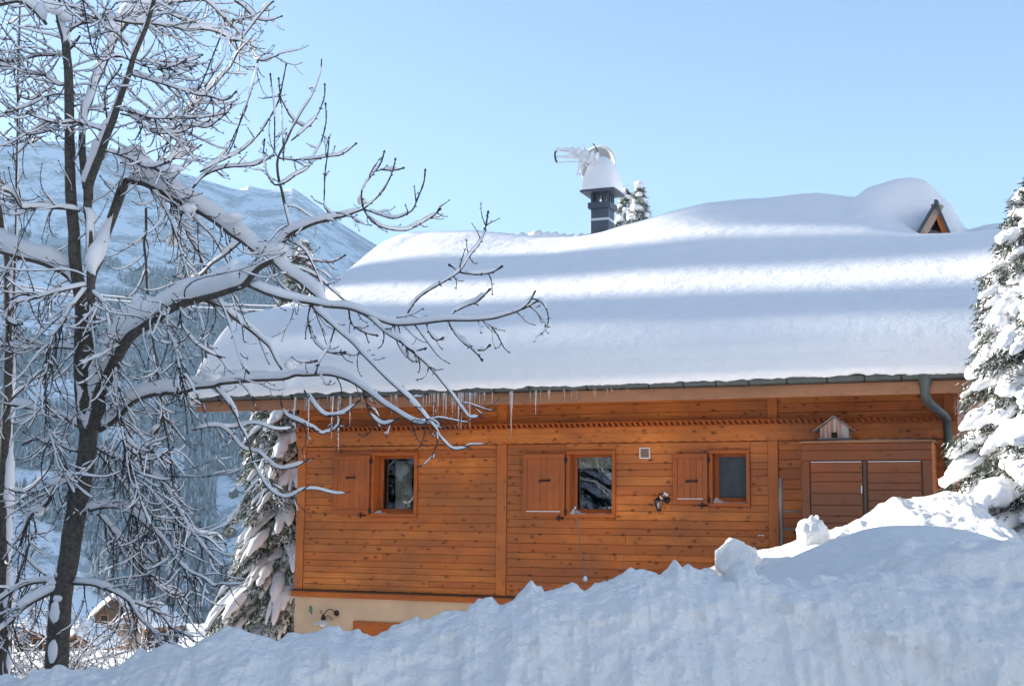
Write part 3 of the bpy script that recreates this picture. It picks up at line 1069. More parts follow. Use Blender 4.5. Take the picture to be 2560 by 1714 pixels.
# bottom skirt at verge ends
sk0 = S[0].copy()
sk0[4:, 2] = np.minimum(sk0[4:, 2], 1.70 + .53 * np.minimum(sk0[4:, 1] + 1.1, 6.1) - 0 * sk0[4:, 2])
sk1 = S[-1].copy()
sk1[4:, 2] = sk0[4:, 2]
S = np.concatenate([sk0[None], S, sk1[None]], 0)
MB().grid(S).build('roof_snow', M['roof_snow'], roof, smooth=True)
mb = MB()
for i in range(9):
    px = 1300 + i * 21
    a, z = L(px, 594 - 4 * math.sin(i * .7), -6.6)
    r0 = .10 + .05 * rnd.random()
    mb.tube([(a - .2, 6.6, z - .14), (a - .1, 6.6, z - .05), (a + .05, 6.6, z - .02), (a + .18, 6.6, z - .1)], [.04, r0, r0, .05], 8)
mb.build('ridge_snow', M['snow'], roof, smooth=True)

# dormer gable peeping out of the snow
dm = empty('dormer', (0, 0, 0), 0, parent=roof)
pk, lf, rt = L(2342, 508, -4.0), L(2287, 603, -4.0), L(2381, 603, -4.0)
wdt = .085


def slat(mb, p0, p1, th_, y0, y1):
    d = np.array([p1[0] - p0[0], p1[1] - p0[1]])
    d = d / np.linalg.norm(d)
    nn = np.array([-d[1], d[0]]) * th_
    if nn[1] > 0:
        nn = -nn
    mb.prism([p0, p1, (p1[0] + nn[0], p1[1] + nn[1]), (p0[0] + nn[0], p0[1] + nn[1])], y0, y1)


mb = MB()
slat(mb, pk, lf, .13, 3.93, 4.0)
mb.build('barge_board', M['pale_wood'], dm)
mb = MB()
slat(mb, pk, rt, .10, 3.935, 4.0)
mb.build('barge_board', M['trim'], dm)
mb = MB()
slat(mb, (pk[0], pk[1] + .035), (lf[0] - .03, lf[1]), .04, 3.86, 5.2)
slat(mb, (pk[0], pk[1] + .036), (rt[0] + .03, rt[1]), .04, 3.862, 5.2)
mb.build('dormer_roof', M['slate'], dm)
MB().prism([(pk[0], pk[1] - .09), (lf[0] + .1, lf[1]), (rt[0] - .08, rt[1])], 4.22, 4.3).build('dormer_wall', M['barn'], dm)
# chimney
CX, CY, CW = 2.80, 5.95, .37
zc = lambda v, y=6.0: L(1500, v, -y)[1]
mb = MB().bbox(CX, CX + CW, CY, CY + CW, 4.2, zc(552), .006).bbox(CX + .001, CX + CW - .001, CY + .001, CY + CW - .001, zc(546), zc(522), .006)
ch = mb.build('chimney', M['slate'], roof)
MB().bbox(CX - .004, CX + CW + .004, CY - .004, CY + CW + .004, zc(552), zc(546), .002).build('flashing', M['slate2'], ch)
MB().bbox(CX - .05, CX + CW + .05, CY - .05, CY + CW + .05, zc(522), zc(507), .008).build('collar', M['slate'], ch)
mb = MB()
for a in (0, .12, .25, CW - .05):
    for b2 in (0, CW - .05):
        mb.bbox(CX + a, CX + a + .05, CY + b2, CY + b2 + .05, zc(507), zc(483), .003)
        mb.bbox(CX + b2, CX + b2 + .05, CY + a + .001, CY + a + .051, zc(507), zc(483) - .001, .003)
mb.build('vent_post', M['slate'], ch)
zs = zc(483)
MB().bbox(CX - .17, CX + CW + .17, CY - .17, CY + CW + .17, zs, zs + .045, .008).build('cap', M['slate'], ch)
a = np.linspace(0, 2 * math.pi, 49)
hts = np.linspace(0, 1, 22)
HH, AA = np.meshgrid(hts, a)
rr_ = np.where(HH < .999, (1 - HH ** 2.7) ** .62, 0) * (1 + .03 * np.sin(HH * 5))
sq = (np.abs(np.cos(AA)) ** 6 + np.abs(np.sin(AA)) ** 6) ** (-1 / 6.)
sqm = sq ** (1 - .8 * HH ** .7) * (1 + .03 * fbm(AA, HH * 3, 0, 3, 8))
half = CW / 2 + .175
X = CX + CW / 2 + half * rr_ * sqm * np.cos(AA) * (1 + .02 * fbm(AA * 3, HH * 4, 0, 2, 2))
Y = CY + CW / 2 + half * rr_ * sqm * np.sin(AA)
Z = zs + .045 + (zc(392) - zs) * HH
MB().grid(np.stack([X, Y, Z], -1)).build('snow_cap', M['snow'], ch, smooth=True)

# ---------------------------------------------------------------- things on and around the chalet
def thing(name, lx, ly, z, label, cat, group=None):
    return empty(name, world(lx, ly, z), -PHI, label, cat, group)


# satellite dish behind the chimney cap
c = L(1494, 414, -6.75)
t = thing('satellite_dish', c[0], 6.75, c[1], 'round grey satellite dish behind the snow-capped chimney', 'satellite dish')
t.rotation_euler = (0, 0, -PHI + R(-6))
r0 = .385
prof = [(0.001, .075)] + [(r0 * k, .075 * (1 - k * k)) for k in np.linspace(.1, 1, 10)]
MB().lathe((0, 0, 0), prof, 40, 'y').lathe((0, .006, 0), prof, 40, 'y').build('reflector', M['dish'], t, smooth=True)
th = np.linspace(0, 2 * math.pi, 49)
MB().tube([(r0 * math.cos(a), 0, r0 * math.sin(a)) for a in th], .016, 6, cap=False).build('rim', M['dish_rim'], t, smooth=True)
th = np.linspace(R(20), R(160), 24)
MB().tube([(r0 * 1.01 * math.cos(a), .02, r0 * 1.01 * math.sin(a) + .02) for a in th], .02, 6).build('snow', M['snow'], t, smooth=True)
MB().tube([(0, .1, 0), (.05, .2, -.25), (.05, .2, -1.3)], .022, 8).build('mast', M['steel'], t, smooth=True)

# television aerial with three rods, thick with rime
def LC(u, v, ly=5.7):
    a, z = L(u, v, -ly)
    return np.array([a, ly, z])
base = LC(1458, 410, 5.8)
t = thing('tv_aerial', base[0], base[1], base[2], 'rime-covered television aerial pointing left beside the chimney top', 'aerial')
q = lambda u, v, ly=5.7: LC(u, v, ly) - base
def knob(pts, r, n=26):
    pts = np.array([np.array(p) for p in pts])
    s = np.linspace(0, len(pts) - 1, n)
    P_ = np.stack([np.interp(s, range(len(pts)), pts[:, i]) for i in range(3)], -1)
    return P_, 1.35 * r * (1 + .4 * np.sin(s * 9)) * (1 + .2 * np.sin(s * 23))
mb = MB()
for p0, p1 in (((1390, 376), (1462, 384)), ((1391, 391), (1462, 397)), ((1392, 406), (1455, 403))):
    mb.tube([q(*p0), q(*p1)], .008, 6)
mb.build('rod', M['steel'], t)
mb = MB()
for pts, r_ in ((((1390, 374), (1420, 374), (1462, 382)), .022), (((1391, 391), (1462, 395)), .014), (((1392, 407), (1455, 404)), .008)):
    a, b_ = knob([q(*p_) for p_ in pts], r_)
    mb.tube(a, b_, 7)
a, b_ = knob([q(1425, 378), q(1450, 380), q(1475, 388), q(1494, 392)], .05, 22)
mb.tube(a, b_, 9)
a, b_ = knob([q(1415, 392), q(1440, 394), q(1470, 398)], .022, 18)
mb.tube(a, b_, 8)
a, b_ = knob([q(1436, 378), q(1460, 392), q(1488, 400)], .035, 16)
mb.tube(a, b_, 8)
a, b_ = knob([q(1458, 378), q(1462, 400), q(1480, 402)], .04, 14)
mb.tube(a, b_, 8)
a, b_ = knob([q(1464, 376), q(1460, 362)], .012, 8)
mb.tube(a, b_, 6)
mb.build('rime', M['snow'], t, smooth=True)
for pts in ([(1392, 374), (1387, 384), (1388, 396), (1393, 408)], [(1482, 358), (1488, 366), (1493, 376), (1496, 388)]):
    v = [q(*p_) for p_ in pts]
    v = np.array([np.stack([np.interp(np.linspace(0, 3, 12), range(4), [k[i] for k in v]) for i in range(3)], -1)])[0]
    w_ = .018 if pts[0][0] < 1400 else .010
    mb = MB()
    mb.tube(v, [w_ * .5] + [w_] * 10 + [w_ * .4], 8)
    mb.build('end_plate', M['iron'], t, smooth=True)
MB().tube([q(1458, 402), q(1456, 425), q(1452, 440)], .012, 6).tube([q(1450, 398), q(1446, 430)], .008, 6).tube([q(1466, 400), q(1455, 430), q(1446, 436)], .007, 6).build('bracket', M['steel'], t)
a, b_ = knob([q(1455, 404), q(1449, 425), q(1443, 438)], .02, 10)
MB().tube(a, b_, 6).build('rime', M['snow'], t, smooth=True)
MB().tube([q(1458, 400, 5.8), (q(1458, 400, 5.8) + np.array([.02, .3, -.1])), (q(1475, 480, 5.95))], .014, 6).build('mast', M['steel'], t, smooth=True)

# shed (lean-to cupboard) against the wall
t = thing('shed', 8.04, 0, 0, 'dark orange plank cupboard with two closed doors under the birdhouse', 'shed')
w0, dd, ht = 1.625, .80, 1.03
mb = MB()
rnd = random.Random(9)
DL = (.105, .77), (.825, 1.50)
boards(mb, .002, w0 - .002, .78, 1.0, [], rnd, -dd - .0, -dd + .03, joint=False)
mb.bbox(0, .10, -dd - .004, -dd + .03, -1.2, .778, .005).bbox(1.505, w0, -dd - .004, -dd + .03, -1.2, .778, .005)
mb.build('front_frame', M['shed'], t)
for i, (a, b_) in enumerate(DL):
    mb = MB()
    boards(mb, a + .008, b_ - .008, -1.2, .757, [], rnd, -dd + .006, -dd + .03, joint=False)
    d_ = mb.build('door', M['shed'], t)
    MB().bbox(a + .012, b_ - .012, -dd + .004, -dd + .02, .758, .766, .003).build('snow_line', M['snow'], d_)
    if i == 0:
        MB().bbox(b_ - .022, b_ - .008, -dd - .018, -dd + .004, .36, .46, .004).build('handle', M['steel'], d_)
MB().box(.09, 1.51, -dd + .033, -dd + .05, -1.2, .78).bbox(.776, .818, -dd + .004, -dd + .03, -1.2, .775, .004).build('door_jamb', M['barn'], t)
mb = MB()
boards(mb, -dd + .031, -.06, -1.2, 1.0, [], rnd, w0 - .02, w0 + .001, axis='y', joint=False)
mb.build('side_panel', M['wallx'], t)
mb = MB()
boards(mb, -dd + .031, -.06, -1.2, 1.0, [], rnd, -.001, .02, axis='y', joint=False)
mb.build('side_panel', M['wallx'], t)
MB().bbox(w0 - .005, w0 + .022, -dd - .006, -dd + .05, -1.2, 1.0, .004).build('corner_strip', M['post'], t)
MB().bbox(-.02, w0 + .03, -dd - .03, -.055, 1.002, 1.03, .005).build('lid', M['barn_warm'], t)
X, Y = np.meshgrid(np.linspace(.02, w0 + .0, 90), np.linspace(-dd - .03, -.2, 10))
Z = 1.031 + .016 * (.6 + .6 * fbm(X * 4, Y * 4, 0, 3, 5)) * sstep(-dd - .035, -dd + .03, Y) * (.5 + .5 * sstep(.1, .3, X))
MB().grid(np.stack([X, Y, Z], -1)).build('snow', M['snow'], t, smooth=True)

# birdhouse
bz = 1.055
t = thing('birdhouse', 8.45, -.55, bz, 'small weathered birdhouse with arched hole standing on the shed lid', 'birdhouse')
bw, bh, bp, bd = .182, .145, .285, .13
th = np.linspace(0, math.pi, 9)
mb = MB()
ow, oh = .030, .05
n_ = 10
for i in range(n_):
    x0 = -bw + i * 2 * bw / n_
    x1 = x0 + 2 * bw / n_ - .0015
    for s0, s1 in ((x0, x1),):
        top = lambda x: bh + (bp - bh) * (1 - abs(x) / bw)
        hole = lambda x: (oh + math.sqrt(max(0, ow * ow - x * x))) if abs(x) < ow else .0
        zb = max(hole((s0 + s1) / 2), 0)
        mb.prism([(s0, zb + .02 if zb == 0 else zb + .02), (s1, zb + .02), (s1, top(s1)), (s0, top(s0))], -bd, -bd + .014)
mb.build('front_panel', M['bird'], t)
MB().box(-ow - .012, ow + .012, -bd + .016, -bd + .02, .018, .1).build('hole_shade', M['dark_room'], t)  # near-black plate standing in for the shade inside the opening
MB().bbox(bw - .012, bw, -bd + .015, bd, .02, bh, .003).bbox(-bw, -bw + .012, -bd + .015, bd, .02, bh, .003).bbox(-bw + .013, bw - .013, bd - .014, bd, .02, bh, .003).build('side_panel', M['grey_wood'], t)
MB().bbox(-bw - .03, bw + .01, -bd - .05, bd, .0, .019, .004).build('floor', M['grey_wood'], t)
for s in (-1, 1):
    mb = MB()
    x1, z1 = s * (bw + .085), bh - .045
    p0, p1 = (0, bp + .012), (x1, z1)
    n2 = .012
    mb.prism([p0, p1, (x1 - s * .004, z1 + n2), (0, bp + .012 + n2)] if s > 0 else [p0, (0, bp + .012 + n2), (x1 - s * .004, z1 + n2), p1], -bd - .05, bd + .04)
    mb.build('roof_board', M['grey_wood'], t)

# vent
c0, c1 = L(1601, 1118), L(1626, 1146)
t = thing('wall_vent', (c0[0] + c1[0]) / 2, -.03, (c0[1] + c1[1]) / 2, 'small square white-framed vent high on the wall beside the middle window', 'vent')
hw = .078
MB().bbox(-hw, hw, -.012, .012, hw - .016, hw, .003).bbox(-hw, hw, -.012, .012, -hw, -hw + .016, .003).bbox(-hw, -hw + .016, -.0115, .012, -hw + .016, hw - .016, .003).bbox(hw - .016, hw, -.0115, .012, -hw + .016, hw - .016, .003).build('frame', M['white'], t)
mb = MB()
for k in range(9):
    mb.box(-hw + .016, hw - .016, -.002 + .0, .008, -hw + .02 + k * .0135, -hw + .027 + k * .0135)
mb.box(-hw + .016, hw - .016, .009, .011, -hw + .016, hw - .016)
mb.build('grille', M['grille'], t)

# lantern beside the middle window
lz = L(1647, 1256, .18)
t = thing('wall_lantern', lz[0], -.18, lz[1], 'black coach lantern with clear panes and a dab of snow between two windows', 'lantern')
mb = MB()
hexr = lambda r, z: (r, z)
mb.lathe((0, 0, 0), [(.001, .095), (.012, .09), (.018, .08), (.075, .035), (.078, .027), (.06, .025)], 6)
mb.lathe((0, 0, 0), [(.001, .135), (.008, .125), (.006, .10), (.014, .095)], 8)
mb.build('hood', M['iron'], t)
mb = MB()
for k in range(6):
    a = math.pi * k / 3
    mb.tube([(.064 * math.cos(a), .064 * math.sin(a), .027), (.032 * math.cos(a), .032 * math.sin(a), -.095)], .0045, 5)
mb.lathe((0, 0, 0), [(.036, -.092), (.036, -.104), (.012, -.118), (.012, -.13), (.001, -.15)], 6)
mb.build('cage', M['iron'], t)
MB().lathe((0, 0, 0), [(.061, .025), (.031, -.092)], 6).build('pane', M['glass'], t)
MB().lathe((0, 0, 0), [(.001, .02), (.014, .01), (.022, -.02), (.018, -.05), (.001, -.07)], 10).build('bulb', M['bulb'], t, smooth=True)
mb = MB().tube([(.01, 0, .12), (.05, .05, .13), (.085, .11, .07), (.075, .15, .02)], .009, 7)
mb.lathe((.075, .152, .04), [(.001, -.02), (.045, -.012), (.05, .002), (.05, .006)], 14, 'y')
mb.build('bracket', M['iron'], t, smooth=True)
a, b_ = knob([(.055, .06, .135), (.085, .11, .105)], .016, 8)
c_, d_ = knob([(.02, -.01, .085), (.05, -.02, .045)], .009, 8)
MB().tube(a, b_, 7).build('snow', M['snow'], t, smooth=True)
MB().tube(c_, d_, 6).build('snow', M['snow'], t, smooth=True)

# lower barn lamp
lz = L(808, 1556, .2)
t = thing('barn_lamp', lz[0], -.2, lz[1], 'dark bracket lamp with white enamel shade on the cream base wall', 'lamp')
MB().lathe((0, 0, 0), [(.001, .045), (.03, .042), (.05, .028), (.145, -.012), (.148, -.016), (.14, -.014), (.05, .02), (.001, .03)], 28).build('shade', M['white'], t, smooth=True)
MB().lathe((0, 0, 0), [(.001, .125), (.02, .12), (.026, .10), (.036, .09), (.038, .05), (.03, .042)], 14).build('neck', M['iron'], t, smooth=True)
MB().lathe((0, 0, 0), [(.058, -.0), (.06, -.02), (.05, -.04), (.03, -.055), (.001, -.062)], 20).build('globe', M['bulb'], t, smooth=True)
th = np.linspace(0, 1, 18)
mb = MB().tube([(-.02 + .0 * k, 0, .125 + .05 * k) for k in th[:5]], .006, 6)
mb.tube([(.0 + .12 * k, .17 * k, .115 + .09 * math.sin(k * 3.0)) for k in th], .007, 6)
mb.tube([(.02 + .07 * k, .1 * k + .03, .08 + .03 * math.sin(k * 5)) for k in th], .005, 6)
mb.tube([(-.03 + .03 * math.cos(a), 0, .165 + .02 * math.sin(a)) for a in np.linspace(1.5, 5.5, 12)], .005, 6)
mb.lathe((.125, .178, .14), [(.001, -.03), (.03, -.022), (.042, -.01), (.045, .008)], 16, 'y')
mb.build('bracket', M['iron'], t, smooth=True)
# green lizard ornament
lz = L(778, 1523)
t = thing('lizard_ornament', lz[0], -.02, lz[1], 'little green tin lizard hung on the cream wall above the lamp', 'ornament')
pts = [(-.012, 0, .06), (0, 0, .045), (.006, 0, .02), (-.004, 0, -.005), (.004, 0, -.03), (.018, 0, -.05), (.014, 0, -.075)]
mb = MB().tube(pts, [.006, .018, .022, .024, .018, .010, .003], 8)
for s in (-1, 1):
    mb.tube([(0, 0, .02), (s * .03, -.002, .035)], .005, 5).tube([(0, 0, -.02), (s * .028, -.002, -.035)], .005, 5)
mb.build('body', M['green'], t, smooth=True)
# wooden heart
lz = L(1905, 1346)
t = thing('wooden_heart', lz[0], -.03, lz[1], 'small carved wooden heart with snow on top low on the plank wall', 'ornament')
a = np.linspace(0, 2 * math.pi, 24, endpoint=False)
hp_ = [(.0035 * 16 * math.sin(q_) ** 3, .0035 * (13 * math.cos(q_) - 5 * math.cos(2 * q_) - 2 * math.cos(3 * q_) - math.cos(4 * q_))) for q_ in a]
MB().prism(hp_, -.012, .004).build('plaque', M['shutter'], t)
MB().bbox(-.045, .04, -.014, .004, .040, .055, .005).build('snow', M['snow'], t)
# ladder: left stile shows beside the shed, rungs run behind it
c0 = L(1952, 1193, .30)
t = thing('ladder', c0[0], -.12, 0, 'old grey wooden ladder leaning on the wall left of the shed', 'ladder')
z1 = c0[1]
st = [(0, -.18, z1), (-.006, -.19, z1 - .35), (.008, -.2, z1 - .7), (0, -.22, z1 - 1.1), (.0, -.25, -1.4)]
MB().tube(st, [.026, .03, .026, .027, .03], 9).build('stile', M['grey_wood'], t, smooth=True)
MB().tube([(p_[0] + .36, p_[1] + .06, min(p_[2], .4)) for p_ in st], .026, 9).build('stile', M['grey_wood'], t, smooth=True)
for v in (1278, 1321, 1364, 1407):
    z = L(1975, v, .3)[1]
    MB().tube([(.02, -.2, z), (.18, -.17, z + .004), (.34, -.14, z)], .016, 7).build('rung', M['grey_wood'], t, smooth=True)
# stake in front of the shed doors
p0 = P(2042, 1310, 14.2)
t = empty('wooden_stake', (p0[0], p0[1], p0[2] - .2), 0, 'short pale stake poking from the snow before the shed doors', 'stake')
MB().bbox(-.022, .022, -.012, .012, 0, .29, .004).build('post', M['steel'], t)
MB().bbox(-.014, .016, -.01, .01, .289, .30, .004).build('tip', M['snow'], t)

# icicles along the gutter
long_ic = [(743, 1074, 'thick short icicle at the left corner of the chalet wall'), (777, 1093, 'sunlit icicle hanging left of the first shutter'),
           (837, 1098, 'bright icicle just left of the biggest icicle'), (851, 1127, 'biggest sunlit icicle above the left shutter'),
           (878, 1066, 'short glinting icicle just right of the biggest icicle'), (1151, 1074, 'left icicle of the bright close pair at the mid post'),
           (1158, 1080, 'right icicle of the bright close pair at the mid post'), (1179, 1070, 'single icicle right of the bright close pair'),
           (1283, 1099, 'long sunlit icicle above the middle shutter'), (1341, 1041, 'lone thin icicle at the right end of the dense row'),
           (1117, 1042, 'thin icicle left of the bright close pair'), (1088, 1040, 'thin icicle halfway between biggest icicle and close pair')]
ig = 'icicles hanging from the gutter'


def icicle(u, v1, rad, label):
    vt = 968 + (1340 - u) * .028
    a, zt = L(u, vt, 1.16)
    z0 = 1.76
    zb = L(u, v1, 1.16)[1]
    ln = max(.03, z0 - zb)
    n_ = max(6, int(ln / .02))
    s = np.linspace(0, 1, n_)
    r_ = rad * (1 - s * .9) * (1 + .22 * np.sin(s * ln * 190 + u))
    wob_ = .006 * ln
    x = wob_ * np.sin(s * 5 + u)
    V = np.stack([x, 0 * s, -s * ln], -1)
    r_[-1] = .0008
    o = MB().tube(V, r_, 8).build('icicle', M['ice'], smooth=True, loc=world(a, -1.2 + .02 * math.sin(u * 3), z0))
    tag(o, label, 'icicle', ig)


for u, v1, lb in long_ic:
    icicle(u, v1, .027 if v1 > 1110 else .018, lb)
r3 = random.Random(5)
for k in range(88):
    u = r3.choice([r3.uniform(745, 1345), r3.uniform(745, 1000), r3.uniform(1010, 1360), r3.uniform(1060, 1200), r3.uniform(1340, 1600)])
    vt = 968 + (1340 - u) * .028
    ln = r3.choice([12, 18, 22, 30, 38, 50]) * r3.uniform(.7, 1.2) * (1.25 if 1060 < u < 1300 else .9 if u < 1400 else .45)
    icicle(u, vt + 14 + ln, r3.uniform(.004, .009), 'short thin icicle in the fringe hanging along the gutter')


# overhead cables crossing behind the tree
def cable(y, a, b_, sag, r_, snow, label):
    p0, p1 = P(*a, y), P(*b_, y + 3)
    s = np.linspace(-.25, 1.15, 60)
    pts = p0[None] + (p1 - p0)[None] * s[:, None]
    pts[:, 2] -= sag * (1 - (2 * s - 1) ** 2)
    o = MB().tube(pts, r_, 6).build('power_cable', M['cable'], smooth=True)
    tag(o, label, 'cable', 'overhead cables behind the tree')
    if snow:
        q_ = pts.copy()
        q_[:, 2] += r_ * 1.2
        MB().tube(q_, r_ * 1.5, 6).build('snow', M['cable_snow'], o, smooth=True)


cable(44, (0, 708), (700, 766), .15, .022, True, 'topmost snow-covered overhead cable crossing the valley behind the tree')
cable(44, (0, 716), (700, 778), .15, .022, True, 'second snow-covered overhead cable from the top')
cable(44, (0, 790), (700, 826), .15, .012, False, 'thin bare overhead cable, the upper of the lower two')
cable(44, (0, 812), (700, 852), .15, .012, False, 'lowest thin bare overhead cable behind the tree')

